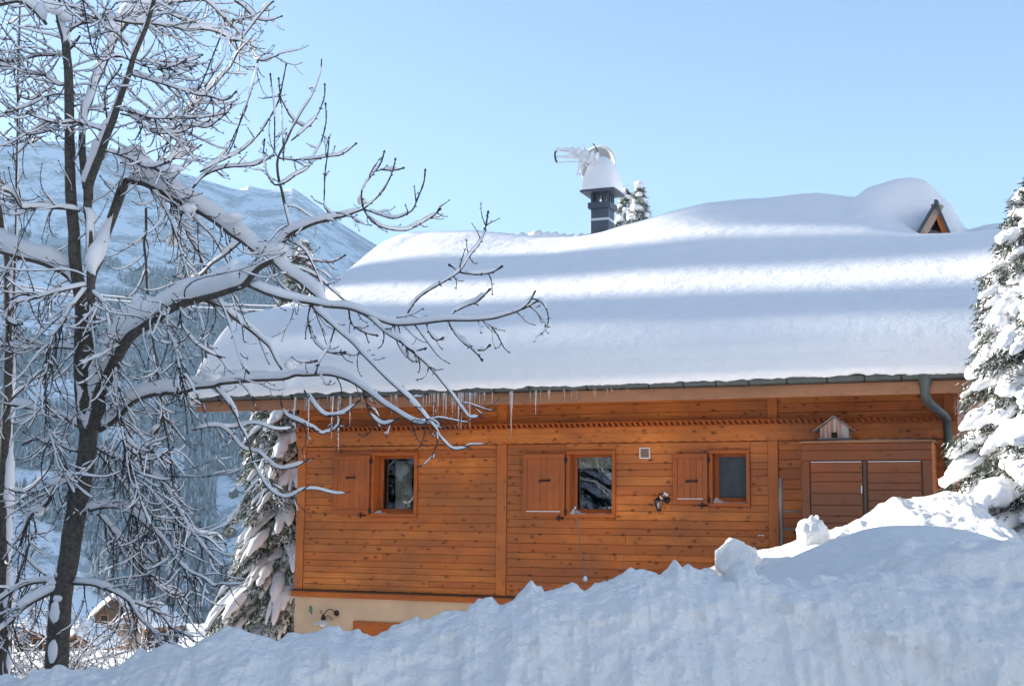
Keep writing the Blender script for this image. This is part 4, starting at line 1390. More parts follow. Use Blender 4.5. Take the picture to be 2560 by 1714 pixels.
# ---------------------------------------------------------------- the big bare tree
# limbs as drawn from life: start width, end width (cm-ish), how far the tip leans toward (-) or away (+), twig density, course
TREE = [
 (60, 44, 0, 0, '141,1720 141,1670 148,1560 152,1500 160,1450 172,1400 180,1340 190,1280 206,1200 218,1130 222,1075'),
 (42, 19, .6, .2, '222,1085 212,1050 208,1000 204,955 203,879 204,828 204,764 196,710 187,643 185,580 180,529 176,465 174,350 173,255 171,179 167,140 163,102 153,64 147,26 140,-30'),
 (20, 22, .2, 0, '216,1060 222,1000 226,870 228,780 226,640 224,554 219,528 221,480'),
 (25, 10, -.6, .2, '221,500 222,465 236,425 255,376 270,332 281,306 293,268 306,230 324,179 334,143 349,107 367,64 380,20 393,-25'),
 (20, 12, .8, .2, '216,470 208,410 205,352 210,293 224,255 235,217 247,191 258,166 278,122 293,89 306,71 321,54 357,31 383,18 440,4'),
 (20, 26, .5, .1, '226,720 233,682 250,643 263,592 278,549 293,508 306,470 314,452'),
 (17, 10, -.9, .9, '314,452 355,457 388,472 421,488 439,500 465,513 493,526 526,546 549,562 585,590 605,602 640,630 682,653 712,682 748,704 785,735 818,764'),
 (38, 14, -1.3, .6, '222,1085 235,1065 244,1030 247,993 255,968 275,930 298,884 327,840 352,822 388,797 427,771 465,756 503,746 541,736 580,723 605,715 618,704 638,679 656,664 682,653'),
 (12, 6, -.4, .9, '682,653 702,615 728,584 758,571 791,557 855,542 892,529 909,523'),
 (4.5, 3, -.2, .8, '909,523 943,535 981,546 1006,540 1031,525 1044,496 1059,458 1063,428'),
 (4.5, 3, .2, .9, '909,523 930,554 964,571 1014,576 1048,561 1082,540 1099,525'),
 (5, 3, .2, .7, '909,523 903,491 909,466 930,437 951,411 960,382'),
 (3, 2.5, 0, .4, '951,424 985,426 1006,421'),
 (3, 2.5, .2, .3, '909,523 955,480 980,432 988,400'),
 (9, 3.5, .4, .4, '738,590 728,571 716,529 705,479 695,437 695,395 716,352 733,315 758,272 777,243 793,205 802,176 804,148'),
 (4, 3, -.2, .8, '695,395 733,400 779,398 817,392 855,386 888,361'),
 (4, 3, .3, .5, '686,462 669,437 659,395 661,352'),
 (4.5, 3, .3, .5, '686,462 707,460 741,437 770,420 783,390 804,352 815,302 814,262'),
 (4, 3, .1, .5, '842,542 813,521 811,479 813,428 819,386 822,348'),
 (5, 3.5, .5, .5, '500,430 560,399 602,378 636,348 665,310 695,256 707,205 715,163'),
 (5, 4, .2, .8, '482,470 510,440 560,420 610,416 644,411 682,390'),
 (3.5, 2.5, .5, .2, '530,400 564,390 585,352 602,298 632,209 646,150'),
 (3, 2.5, .4, .2, '686,373 686,281 676,188'),
 (3, 2.5, .4, .2, '709,403 705,298 697,199'),
 (3, 2.5, .4, .3, '728,352 758,327 787,298 810,247 812,214'),
 (3, 2.5, .2, .3, '779,315 758,315 728,294 699,239'),
 (10, 5, -.6, .9, '618,712 668,734 720,749 777,758 818,766 871,771 912,785 942,798 984,811 1025,811 1066,807 1119,801 1183,801 1232,796 1269,786 1299,775 1322,756 1339,726'),
 (3, 2.5, .1, .3, '1299,775 1320,766 1342,753'),
 (4.5, 3, .1, .6, '1019,783 1036,756 1065,731 1120,698 1149,677 1174,639 1196,613 1212,576 1220,533'),
 (3, 2.5, -.2, .5, '1149,681 1191,686 1229,681 1252,668'),
 (3, 2.5, .1, .3, '1146,682 1138,672 1126,664'),
 (3.5, 2.5, -.1, .5, '1119,801 1134,781 1168,764 1194,753 1222,726'),
 (3.5, 2.5, -.3, .5, '1119,801 1134,828 1156,854 1186,877 1203,897'),
 (3, 2.5, -.1, .3, '1186,874 1209,875 1222,865'),
 (7, 3.5, -.5, .8, '777,760 792,779 822,805 852,832 882,858 905,884 931,910 953,933 980,959 1010,986 1036,1012 1066,1046 1089,1072 1104,1098 1134,1123 1175,1117'),
 (6, 3, -.3, .9, '912,787 931,801 965,832 1006,858 1036,884 1066,910 1096,944 1126,982 1153,1019 1175,1044 1203,1040'),
 (14, 5, -1.0, .7, '250,1075 281,1055 303,1034 332,1006 357,993 398,983 452,981 490,970 534,965 549,959 585,955 640,950 707,947 740,937 758,938 807,936 837,939 875,952 905,971 931,989 961,1012 987,1027 1017,1046 1047,1059 1074,1055 1100,1049'),
 (6, 3, -.2, .7, '534,965 554,988 572,1011 590,1039 600,1065 618,1098 636,1161 666,1214 693,1237 720,1243 754,1226 773,1209'),
 (4, 3, -.3, .8, '480,1075 540,1065 574,1084 609,1122 647,1132 678,1161 701,1172 739,1166 770,1149'),
 (4, 3, .2, .5, '540,1062 578,1069 636,1059 685,1073 716,1073 739,1065'),
 (4, 3, -.2, .7, '700,1000 716,1038 754,1057 785,1073 804,1084 835,1073 854,1050'),
 (4, 3, -.2, .7, '760,975 777,1000 800,1031 827,1040 865,1029 896,1004'),
 (4, 3, -.2, .7, '905,970 915,1000 923,1031 942,1054 965,1061 995,1046'),
 (11, 5, .3, .7, '500,750 513,751 549,766 574,787 605,810 631,830 656,851 674,868 689,899 705,924'),
 (7, 3, -.6, .9, '232,1110 250,1124 281,1142 319,1157 357,1170 402,1202 428,1240 455,1290 480,1330 520,1380 560,1420'),
 (8, 3, -.8, .9, '205,1285 222,1277 262,1268 313,1272 347,1296 377,1321 406,1346 428,1376 449,1406 470,1427 508,1444 538,1465 576,1452'),
 (5, 3, .4, .9, '330,1282 377,1296 423,1304 466,1321 508,1332 542,1338 563,1359'),
 (6, 3, .4, .9, '240,1280 262,1304 305,1355 339,1397 373,1444 428,1482 470,1490'),
 (9, 4, -.5, .6, '180,1458 192,1458 231,1461 272,1474 307,1492 325,1508 346,1541 372,1567 392,1584 415,1607'),
 (5, 3, .3, .7, '320,1500 359,1513 392,1531 415,1551 430,1574 459,1584 492,1605'),
 (10, 9, -.6, .5, '168,1462 143,1474 110,1490 64,1515 33,1546 0,1574 -60,1620'),
 (7, 6, .3, .5, '140,1452 110,1454 72,1459 33,1477 0,1500 -60,1540'),
 (14, 13, .7, .4, '200,745 179,700 143,674 102,656 51,643 0,628 -80,600'),
 (10, 8, .5, .7, '205,1190 182,1198 140,1216 119,1257 80,1287 64,1321 51,1363'),
 (5, 4, .4, .6, '200,1130 170,1122 140,1109 115,1107 89,1098 60,1110'),
 (8, 7, .4, .3, '208,1072 186,1060 163,1047 120,1035 70,1020 15,1010'),
 (7, 5, .4, .3, '365,520 365,580 360,605 365,656 367,707 372,760 378,810 383,853 390,904 398,968 406,1050 381,1090 364,1156 358,1219 352,1270'),
 (5, 4, .2, .5, '400,990 411,1058 423,1126 430,1198 428,1283'),
 (4, 3, -.5, .6, '222,700 224,733 227,802 235,853 242,917 255,960 262,1010'),
 (6, 4, -.8, .7, '222,715 232,733 255,756 268,789 274,840 281,879 288,917 290,981 297,1032 306,1083 314,1114 327,1157 342,1216 357,1267 378,1318'),
 (6, 3.5, -.8, .8, '222,715 214,726 194,751 173,777 153,812 135,838 122,871 116,891 114,955 115,1006 117,1057 133,1114 148,1157 166,1195 190,1240'),
 (5, 3.5, -.5, .8, '222,712 212,715 153,728 89,746 46,756 20,779 15,794 33,810 54,810'),
 (6, 5, -.5, .9, '200,528 189,526 143,521 84,520 54,520 36,493 20,478 0,475 -50,470'),
 (6, 5, .3, .7, '205,875 196,873 168,870 128,868 97,871 54,868 0,863 -50,866'),
 (9, 8, .4, .6, '115,60 97,38 69,15 46,4 0,13 -40,20'),
 (6, 4, .6, .9, '200,90 179,120 150,138 97,140 51,151 0,156 -60,165'),
 (7, 5, .5, .9, '165,90 189,66 230,54 281,51 332,59 384,61 428,68 466,73 512,74 537,79 560,89 578,101 596,102 614,84 639,51 670,15 685,3'),
 (4, 3, .3, .9, '390,25 417,31 440,43 479,55 509,61 537,69 581,61 606,51 642,36'),
 (6, 3.5, -.2, .7, '393,10 440,6 499,1 517,5 537,23 563,48 581,64 601,89 627,122 644,147 657,153 678,145 697,138'),
 (5, 3, .3, .9, '585,2 606,15 629,38 649,50 675,51 702,42'),
 (4, 3, -.2, .9, '330,150 338,156 369,168 402,173 440,163 463,151'),
 (4, 3, .4, .9, '335,148 350,153 389,153 428,156 466,154 489,148 504,139'),
 (5, 4, -.3, .9, '322,185 336,189 377,202 415,213 453,226 499,239 524,241 555,251 573,245 588,232'),
 (5, 3, .3, .9, '290,272 305,276 338,283 377,295 440,296 491,296 522,292 568,281 578,263'),
 (4, 3, .5, .9, '300,285 326,291 356,311 377,329 415,334 453,330 484,316 517,319 545,301 563,286'),
 (8, 4, .8, .7, '405,470 410,430 428,398 445,365 466,306 479,268 496,245 524,224 555,191 576,168 588,145 601,115 614,84'),
 (6, 3, .6, .5, '400,440 410,383 428,339 443,306 466,275 500,243'),
 (3.5, 3, .2, .2, '496,227 517,179 537,128 553,87 563,48'),
 (3.5, 3, .4, .2, '512,219 537,179 558,148 570,107 583,51'),
 (3, 3, -.3, .2, '644,148 632,212 604,298 588,332 568,375 540,400'),
 (4, 3, .5, .5, '300,408 345,398 395,415 430,400 470,385 500,365'),
 (5, 4, -.4, .7, '255,376 290,385 330,400 356,415 385,418 420,405'),
 (5, 3, -.4, .9, '270,330 230,318 190,305 150,308 110,300 70,285'),
 (5, 3, .4, .9, '175,300 130,325 90,335 60,337 40,325 25,310'),
 (4, 3, .4, .9, '180,200 150,215 110,190 80,185 40,170 0,150'),
 (4, 3, -.4, .9, '325,150 290,140 260,152 240,140 228,110 220,70 210,20 203,-20'),
 (5, 3, .3, .9, '320,115 300,90 262,65 240,40 215,10 195,-15'),
 (4, 3, .3, .9, '178,270 200,262 225,275 250,275 268,272'),
 (4, 3, -.3, .9, '150,235 120,240 80,262 40,275 0,285'),
 (4, 3, -.6, .7, '268,300 262,250 268,215 295,180 302,165'),
 (6, 3, .5, .8, '430,500 455,545 470,590 500,640 520,690 545,725'),
 (5, 3, -.3, .8, '455,505 500,560 530,590 560,640 590,690 610,700'),
 (6, 4, .7, .8, '605,602 560,640 530,660 500,690 470,700 430,690'),
 (5, 3, -.6, .8, '375,470 400,500 430,560 450,620 470,690 490,760 510,830 515,890'),
 (5, 3, -.6, .9, '540,738 560,775 580,830 600,900 620,930'),
 (4, 3, .4, .9, '460,756 450,800 480,850 520,880 550,892'),
 (4, 3, -.5, .9, '400,795 420,830 440,870 450,930 465,985'),
 (5, 3, .4, .8, '705,676 740,670 790,690 830,725 860,750'),
 (4, 3, -.3, .8, '720,600 760,625 790,680 810,725'),
 (4, 3, .3, .8, '690,655 730,640 780,650 830,655 860,640'),
 (4, 3, -.3, .9, '777,760 770,800 785,850 820,880 860,880'),
 (4, 3, -.3, .9, '838,817 820,870 800,900 790,930'),
 (4, 3, .3, .9, '871,771 880,810 910,830 940,838'),
 (4, 3, -.3, .8, '984,811 1000,850 1030,875 1060,872'),
 (4, 3, -.3, .7, '1066,807 1075,835 1090,850 1105,846'),
 (5, 3, .5, .9, '305,1100 330,1130 370,1150 400,1140 430,1120'),
 (4, 3, -.4, .9, '300,1040 310,1090 340,1120 380,1130'),
 (4, 3, .3, .9, '245,1130 290,1190 330,1240 360,1300 370,1380'),
]
TY = 15.0
TW_AMT = [1.0, 0.0]
wood, twigs, snow = MB(), MB(), MB()
joints_px, joints_y = [], []
LIMBS = []


def smooth_path(pts, step):
    """Catmull-Rom through the points, resampled"""
    pts = np.asarray(pts, float)
    if len(pts) < 3:
        n = max(3, int(np.linalg.norm(pts[-1] - pts[0]) / step))
        s = np.linspace(0, 1, n)[:, None]
        return pts[0] * (1 - s) + pts[-1] * s
    p = np.vstack([2 * pts[0] - pts[1], pts, 2 * pts[-1] - pts[-2]])
    out = []
    for i in range(1, len(p) - 2):
        n = max(2, int(np.linalg.norm(p[i + 1] - p[i]) / step))
        t = np.linspace(0, 1, n, endpoint=False)[:, None]
        out.append(.5 * (2 * p[i] + (p[i + 1] - p[i - 1]) * t + (2 * p[i - 1] - 5 * p[i] + 4 * p[i + 1] - p[i + 2]) * t ** 2 + (3 * p[i] - p[i - 1] - 3 * p[i + 1] + p[i + 2]) * t ** 3))
    out.append(p[-2][None])
    return np.vstack(out)


def snow_on(sn, pts, r, seed, amt=1.0, maxh=.28, patch=.0, lo=.02):
    pts = np.asarray(pts)
    n = len(pts)
    if n < 4:
        return
    t = np.gradient(pts, axis=0)
    t /= np.linalg.norm(t, axis=1)[:, None] + 1e-9
    hz = np.sqrt(np.clip(1 - t[:, 2] ** 2, 0, 1))
    up = np.array([0, 0, 1.0])[None] - t * t[:, 2:3]
    up /= np.linalg.norm(up, axis=1)[:, None] + 1e-6
    side = np.cross(t, up)
    s = np.concatenate([[0], np.cumsum(np.linalg.norm(np.diff(pts, axis=0), axis=1))])
    nz = fbm(s * 2.2, seed * 1.7, 0, 3, 55)
    nz2 = fbm(s * 11, seed * 2.3, 0, 2, 56)
    h = (.015 + 36 * r ** 1.6) * amt
    h = np.minimum(h, maxh) * sstep(.24, .75, hz) * (1 + .7 * nz + .14 * nz2)
    h = h * sstep(-.75 + patch, -.45 + patch, nz)
    h = np.maximum(h, 0)
    endf = np.clip(np.minimum(s, s[-1] - s) / (np.max(h) * 1.0 + .02), 0, 1) ** .5
    h = h * endf
    # break into runs where there is snow
    on = h > .006
    i = 0
    K = 8
    th = np.arange(K) * 2 * math.pi / K
    while i < n:
        if not on[i]:
            i += 1
            continue
        j = i
        while j < n and on[j]:
            j += 1
        if j - i >= 3:
            hh = h[i:j].copy()
            hh[0] *= .25
            hh[-1] *= .25
            rr_ = r[i:j]
            wd = np.minimum(rr_ * .95 + .26 * hh, .13)
            c = pts[i:j] + up[i:j] * (rr_ * .45 + hh * .48)[:, None]
            cs, sn_ = np.cos(th), np.sin(th)
            vert = np.where(sn_ > 0, .62, .55)[None, :] * sn_[None, :]
            V = c[:, None] + side[i:j][:, None] * (cs[None, :, None] * wd[:, None, None] * (1 - .28 * np.maximum(0, sn_))[None, :, None]) + up[i:j][:, None] * (vert[..., None] * (hh[:, None, None] + rr_[:, None, None] * .35))
            a = np.arange(j - i - 1)[:, None] * K
            b_ = np.arange(K)[None, :]
            f = np.stack([a + b_, a + (b_ + 1) % K, a + K + (b_ + 1) % K, a + K + b_], -1).reshape(-1, 4)
            sn.add(V, f)
            sn.f.append(np.array([list(range(K))[::-1]]) + sn.n - (j - i) * K)
            sn.f.append(np.array([list(range(K))]) + sn.n - K)
        i = j


def twig(tw, sn, p, d, ln, r0, seed, droop, lvl, rg):
    """one twig: leaves along d, sags, then its tip curls up; knobbly nodes with spur buds"""
    n = max(5, int(ln / .045))
    s = np.linspace(0, 1, n)
    pts = [np.array(p, float)]
    cur = np.array(d, float)
    bend = rg.normal(0, .5, 3) * np.array([1, 1, .3])
    for k in range(1, n):
        f = k / n
        cur = cur + np.array([0, 0, (-droop * (1 - f * 1.1) * 1.2 + .95 * (f ** 2.2))]) * (3.8 / n) + bend * (1.8 / n) + rg.normal(0, .05, 3)
        cur /= np.linalg.norm(cur)
        pts.append(pts[-1] + cur * ln / n)
    pts = np.array(pts)
    r = r0 * (1 - .45 * s)
    node = (np.arange(n) % 2 == 1)
    tw.tube(pts, r * np.where(node, 1.35, .95), 5)
    # spur buds
    for k in range(2, n, 2):
        for sg in (-1, 1):
            if rg.random() < .62:
                t = pts[k] - pts[k - 1]
                t /= np.linalg.norm(t) + 1e-9
                sd_ = np.cross(t, rg.normal(0, 1, 3))
                sd_ /= np.linalg.norm(sd_) + 1e-9
                l2 = rg.uniform(.012, .026)
                q_ = pts[k] + (sd_ * sg + t * .7) * l2
                tw.tube([pts[k], q_], [r[k] * .9, r[k] * .7], 4)
    e = pts[-1] - pts[-2]
    e /= np.linalg.norm(e)
    tw.tube([pts[-1] - e * .005, pts[-1] + e * .01, pts[-1] + e * .028], [r[-1], r[-1] * 1.9, .0008], 5)
    if lvl < 3:
        for k in (0,):
            sd_ = np.cross(e, [0, 0, 1.0])
            sd_ /= np.linalg.norm(sd_) + 1e-6
            for sg in (-1, 1):
                tw.tube([pts[-1], pts[-1] + (e * .5 + sd_ * sg) * .016], [r[-1] * 1.2, .001], 4)
    snow_on(sn, pts, r, seed, amt=rg.uniform(.5, 1.05) * TW_AMT[0], maxh=.055, patch=rg.uniform(-.1, .45) + TW_AMT[1])
    if lvl > 0:
        for k in range(3, n - 2, 3):
            if rg.random() < .42:
                t = pts[k] - pts[k - 1]
                t /= np.linalg.norm(t) + 1e-9
                sd_ = np.cross(t, rg.normal(0, 1, 3))
                sd_ /= np.linalg.norm(sd_) + 1e-9
                dd_ = t * .75 + sd_ * .8
                dd_ /= np.linalg.norm(dd_)
                twig(tw, sn, pts[k], dd_, ln * rg.uniform(.25, .5), r[k] * .8, seed + k * 1.37, droop * .6, lvl - 1, rg)


rg = np.random.default_rng(11)
for li, (w0_, w1_, dy, dens, path) in enumerate(TREE):
    px = np.array([[float(q_) for q_ in p_.split(',')] for p_ in path.split()])
    px = smooth_path(px, 9)
    if joints_px:
        J = np.concatenate(joints_px)
        JY = np.concatenate(joints_y)
        dist = np.hypot(*(J - px[0]).T)
        k = int(dist.argmin())
        y0 = JY[k] if dist[k] < 60 else TY
    else:
        y0 = TY
    seglen = np.concatenate([[0], np.cumsum(np.hypot(*np.diff(px, axis=0).T))])
    s = seglen / seglen[-1]
    scale = min(1.0, seglen[-1] / 330)
    Yv = y0 + dy * 1.4 * scale * s + .12 * np.sin(s * 5 + li) * min(1, seglen[-1] / 300) * (s * 4).clip(0, 1)
    if dens == 0 and li == 0:
        Yv = 0 * s + TY
    joints_px.append(px)
    joints_y.append(Yv)
    pts = np.array([P(a, b_, y) for (a, b_), y in zip(px, Yv)])
    wpx = w0_ + (w1_ - w0_) * s ** .8
    r = wpx / 2 * Yv / F
    if w0_ < 5.5:
        node = (np.arange(len(s)) % 3 == 1)
        r = np.maximum(r, .0082)
        rk = r * np.where(node, 1.3, .95)
        twigs.tube(pts, rk, 6)
        e = pts[-1] - pts[-2]
        e /= np.linalg.norm(e)
        twigs.tube([pts[-1] - e * .005, pts[-1] + e * .012, pts[-1] + e * .034], [r[-1], r[-1] * 2, .001], 5)
        for k in range(2, len(s) - 1, 3):
            t = (pts[k] - pts[k - 1])
            t /= np.linalg.norm(t)
            sd_ = np.cross(t, rg.normal(0, 1, 3))
            sd_ /= np.linalg.norm(sd_)
            for sg in (-1, 1):
                if rg.random() < .6:
                    twigs.tube([pts[k], pts[k] + (sd_ * sg + t * .8) * rg.uniform(.015, .03)], [r[k], r[k] * .7], 4)
    else:
        r = r * (1 + .06 * fbm(s * seglen[-1] / 25, li, 0, 3, 7))
        wood.tube(pts, r, 14 if w0_ > 15 else 9)
        if w0_ < 12:
            for k in range(3, len(s) - 1, 5):
                if rg.random() < .6:
                    t = (pts[k] - pts[k - 1])
                    t /= np.linalg.norm(t)
                    sd_ = np.cross(t, rg.normal(0, 1, 3))
                    sd_ /= np.linalg.norm(sd_)
                    twigs.tube([pts[k], pts[k] + (sd_ + t * .5) * (r[k] + .02)], [r[k] * .4, .003], 4)
    # snow lying along the limb
    if li > 0:
        a_ = 1.0
        if w0_ > 5.5:
            snow_on(snow, pts, r, li, amt=a_, maxh=.23 if w0_ > 13 else .16)
        else:
            snow_on(snow, pts, r, li, amt=1.0, maxh=.08, patch=.12)
    # twigs
    Ls = np.concatenate([[0], np.cumsum(np.linalg.norm(np.diff(pts, axis=0), axis=1))])
    total = Ls[-1]
    step = (.048 if px[0][0] < 450 else .10) / max(dens, .05)
    pos = rg.uniform(.05, .2)
    while dens > 0 and pos < total - .05:
        k = int(np.searchsorted(Ls, pos))
        k = min(max(k, 1), len(pts) - 2)
        t = pts[k + 1] - pts[k - 1]
        t /= np.linalg.norm(t)
        left = px[k][0] < 480
        TW_AMT[:] = [.9, .0] if px[k][1] > 980 else [1.1, -.12]
        for sg in (-1, 1):
            if rg.random() < (.72 if left else .4):
                sd_ = np.cross(t, rg.normal(0, 1, 3))
                sd_ /= np.linalg.norm(sd_)
                dd_ = t * .65 + sd_ * .85 + np.array([0, -.05, .06])
                dd_ /= np.linalg.norm(dd_)
                big = w0_ > 5.5
                ln = rg.uniform(.2, .85 if big else .5) * (1.0 if left else .72)
                if rg.random() < .12 and left:
                    ln *= 1.7
                droop = rg.uniform(.2, 1.1) if px[k][1] > 500 else rg.uniform(-.15, .7)
                twig(twigs, snow, pts[k], dd_, ln, rg.uniform(.0046, .0070), li * 7.7 + k, droop, 2 if left else 1, rg)
        pos += step * rg.uniform(.6, 1.5)

# snow heaped in the forks and on the cut stump
heaps = []


def heap(sn, c, r, seed, k=.2):
    th_ = np.linspace(0, 2 * math.pi, 17)[:-1]
    ph_ = np.linspace(.02, math.pi - .02, 11)
    TH_, PH_ = np.meshgrid(th_, ph_)
    x, y, z = np.sin(PH_) * np.cos(TH_), np.sin(PH_) * np.sin(TH_), np.cos(PH_)
    d = 1 + k * fbm(x * 1.6 + seed, y * 1.6, z * 1.6, 3, int(seed))
    V = np.stack([x * d * r[0], y * d * r[1], z * d * r[2]], -1) + np.array(c)
    m_, n_ = V.shape[:2]
    a = np.arange(m_ - 1)[:, None] * n_
    b_ = np.arange(n_)[None, :]
    f = np.stack([a + b_, a + n_ + b_, a + n_ + (b_ + 1) % n_, a + (b_ + 1) % n_], -1).reshape(-1, 4)
    sn.add(V, f)


for u, v, wx, wz, dy in [(335, 385, 40, 40, .4), (345, 408, 50, 24, .3),
                         (428, 425, 52, 24, .0), (575, 548, 40, 18, -.2), (690, 622, 38, 26, -.5), (345, 750, 22, 28, -.6),
                         (535, 940, 40, 18, -.9), (725, 908, 20, 20, -1.2), (150, 1425, 20, 50, .0), (140, 1455, 26, 22, 0),
                         (90, 1275, 26, 20, .3), (130, 20, 26, 30, .4), (165, 40, 22, 34, .5), (275, 70, 18, 28, .5),
                         (905, 502, 14, 16, -.4), (430, 600, 18, 26, .6), (470, 522, 26, 22, .2), (110, 1026, 34, 12, .4)]:
    y = TY + dy
    for q_ in range(3):
        o_ = rg.normal(0, .22, 2)
        heap(snow, P(u + wx * o_[0], v + wz * o_[1] * .7, y + rg.uniform(-.08, .08)), (wx * y / F * rg.uniform(.5, .75), min(.10, wx * y / F * .6), wz * y / F * rg.uniform(.4, .65)), u * .37 + v * .11 + q_, .3)
# snow plastered on the windward side of the stem
tr_px = smooth_path(np.array([[float(q_) for q_ in p_.split(',')] for p_ in TREE[0][4].split()]), 9)
for a_, b_, off, hh in ((1560, 1500, -6, 26), (1650, 1600, -10, 28), (1500, 1490, 2, 8)):
    c = P(142 + off, (a_ + b_) / 2, TY - .13)
    heap(snow, c, (.055, .03, hh * TY / F), a_, .35)

root = P(141, 1690, TY)
gz = float(ground(root[0], TY))
wood.tube([(root[0], TY, gz - .3), tuple(P(141, 1710, TY))], [.2, .14], 14)
t = empty('bare_tree', (root[0], TY, gz), 0, 'large leafless tree in front, thick limb arching right across the chalet roof', 'tree')


def under(mb, name, mt, par, smooth=False, org=None):
    o = mb.build(name, mt, par, smooth)
    o.location = tuple(-np.array(org if org is not None else par.location))
    return o


under(wood, 'trunk', M['bark'], t, True)
under(twigs, 'twigs', M['twig'], t, True)
under(snow, 'snow', M['tree_snow'], t, True)

# second tree at the left edge
wood, twigs, snow = MB(), MB(), MB()
T2 = [(44, 16, 0, .25, '5,1740 8,1600 10,1400 12,1200 22,1000 27,850 22,750 22,660 8,580 -6,480 -14,300', 17.0),
      (9, 6, 0, .6, '27,850 34,760 40,600 42,450 45,300 45,200 48,100 52,-20', 16.8),
      (9, 5, 0, .5, '20,1560 23,1554 26,1500 40,1460 60,1400 80,1340', 16.4),
      (5, 3, 0, .8, '24,1000 70,960 100,930 130,915', 16.6), (5, 3, 0, .8, '14,1220 60,1230 100,1200 130,1160', 16.6),
      (5, 3, 0, .8, '24,750 60,735 100,745 150,740', 16.7), (5, 3, 0, .8, '12,1350 50,1380 90,1420 120,1440', 16.7),
      (4, 3, 0, .9, '45,240 80,250 110,230 140,220', 16.6), (4, 3, 0, .9, '44,330 70,360 110,340', 16.6), (4, 3, 0, .9, '46,120 20,90 0,60', 16.6)]
for li, (w0_, w1_, dy, dens, path, yy) in enumerate(T2):
    px = smooth_path(np.array([[float(q_) for q_ in p_.split(',')] for p_ in path.split()]), 10)
    s = np.linspace(0, 1, len(px))
    pts = np.array([P(a, b_, yy) for a, b_ in px])
    r = (w0_ + (w1_ - w0_) * s) / 2 * yy / F
    (wood if w0_ > 8 else twigs).tube(pts, r * (1 + .05 * fbm(s * 30, li, 0, 2, 3)), 12)
    snow_on(snow, pts, r, li + 40, 1, .2)
    if li < 2:  # snow blown against the right side of the stem
        q_ = pts.copy()
        q_[:, 0] += r * .75
        q_[:, 1] -= r * .3
        snow.tube(q_, np.maximum(.004, r * (.45 + .9 * fbm(s * 22, li, 0, 3, 44))), 9)
    Ls = np.concatenate([[0], np.cumsum(np.linalg.norm(np.diff(pts, axis=0), axis=1))])
    pos = .1
    while pos < Ls[-1]:
        k = min(max(int(np.searchsorted(Ls, pos)), 1), len(pts) - 2)
        sd_ = rg.normal(0, 1, 3)
        sd_ /= np.linalg.norm(sd_)
        twig(twigs, snow, pts[k], sd_, rg.uniform(.2, .8), .008, li * 3.3 + k, rg.uniform(0, .6), 2, rg)
        pos += rg.uniform(.12, .4) / max(dens, .1) * .5
root = P(5, 1735, 17)
t = empty('bare_tree', (root[0], 17, float(ground(root[0], 17))), 0, 'leafless tree cut by the left edge, its dark stem plastered with snow', 'tree')
wood.tube([(root[0], 17, t.location[2] - .3), tuple(root)], [.2, .12], 12)
under(wood, 'trunk', M['bark'], t, True)
under(twigs, 'twigs', M['twig'], t, True)
under(snow, 'snow', M['tree_snow'], t, True)


# ---------------------------------------------------------------- bushes
def bush(c, w_, h_, n, label, name='snowy_bush', dm_=.006, lean=.3):
    tw, sn = MB(), MB()
    for i in range(n):
        x = rg.uniform(-w_, w_)
        y = rg.uniform(-.5, .5)
        d = np.array([rg.normal(lean, .55), rg.normal(0, .3), 1.0])
        d /= np.linalg.norm(d)
        twig(tw, sn, (c[0] + x, c[1] + y, c[2] - .1), d, h_ * rg.uniform(.5, 1.1), dm_, i * 3.1, rg.uniform(.1, .9), 2, rg)
    t = empty(name, tuple(c), 0, label, 'bush')
    under(tw, 'twigs', M['twig'], t, True)
    under(sn, 'snow', M['tree_snow'], t, True)


for u, v, y, w_, h_, n, lb in [(250, 1700, 18.5, .75, 1.5, 40, 'dense twiggy bush loaded with snow just right of the big tree foot'),
                               (60, 1720, 19.5, .6, 2.0, 34, 'snow-laden bush between the two bare tree stems'),
                               (400, 1690, 20, .55, .8, 20, 'low snowy bush below the dark barn gable')]:
    c = P(u, v, y)
    bush((c[0], y, c[2]), w_, h_, n, lb)
# dry stems on the bank before the chalet
tw = MB()
for pts in ([(1463, 1490), (1460, 1440), (1452, 1370), (1445, 1320), (1438, 1264)], [(1465, 1440), (1490, 1405), (1499, 1380), (1503, 1350)], [(1467, 1448), (1495, 1415), (1506, 1390)], [(1463, 1470), (1456, 1440), (1452, 1425)]):
    tw.tube(smooth_path([P(a, b_, 9.2) for a, b_ in pts], .04), .0042 if pts[0][1] == 1490 else .0022, 5)
c = P(1463, 1490, 9.2)
t = empty('dry_shrub', tuple(c), 0, 'thin pale leafless shoot sticking up before the middle window', 'shrub')
under(tw, 'stem', M['dry'], t, True)
for u, v, s_ in ((1463, 1446, .014), (1438, 1268, .006)):
    sn = MB()
    heap(sn, P(u, v, 9.18), (s_, s_, s_ * 1.3), u, .4)
    under(sn, 'snow', M['snow'], t, True)
tw = MB().tube([P(1556, 1440, 9.2), P(1557, 1410, 9.2), P(1560, 1383, 9.2)], .0022, 5)
c = P(1556, 1440, 9.2)
t = empty('dry_shrub', tuple(c), 0, 'single tiny dry stalk on the bank right of the pale shoot', 'shrub')
under(tw, 'stem', M['dry'], t, True)


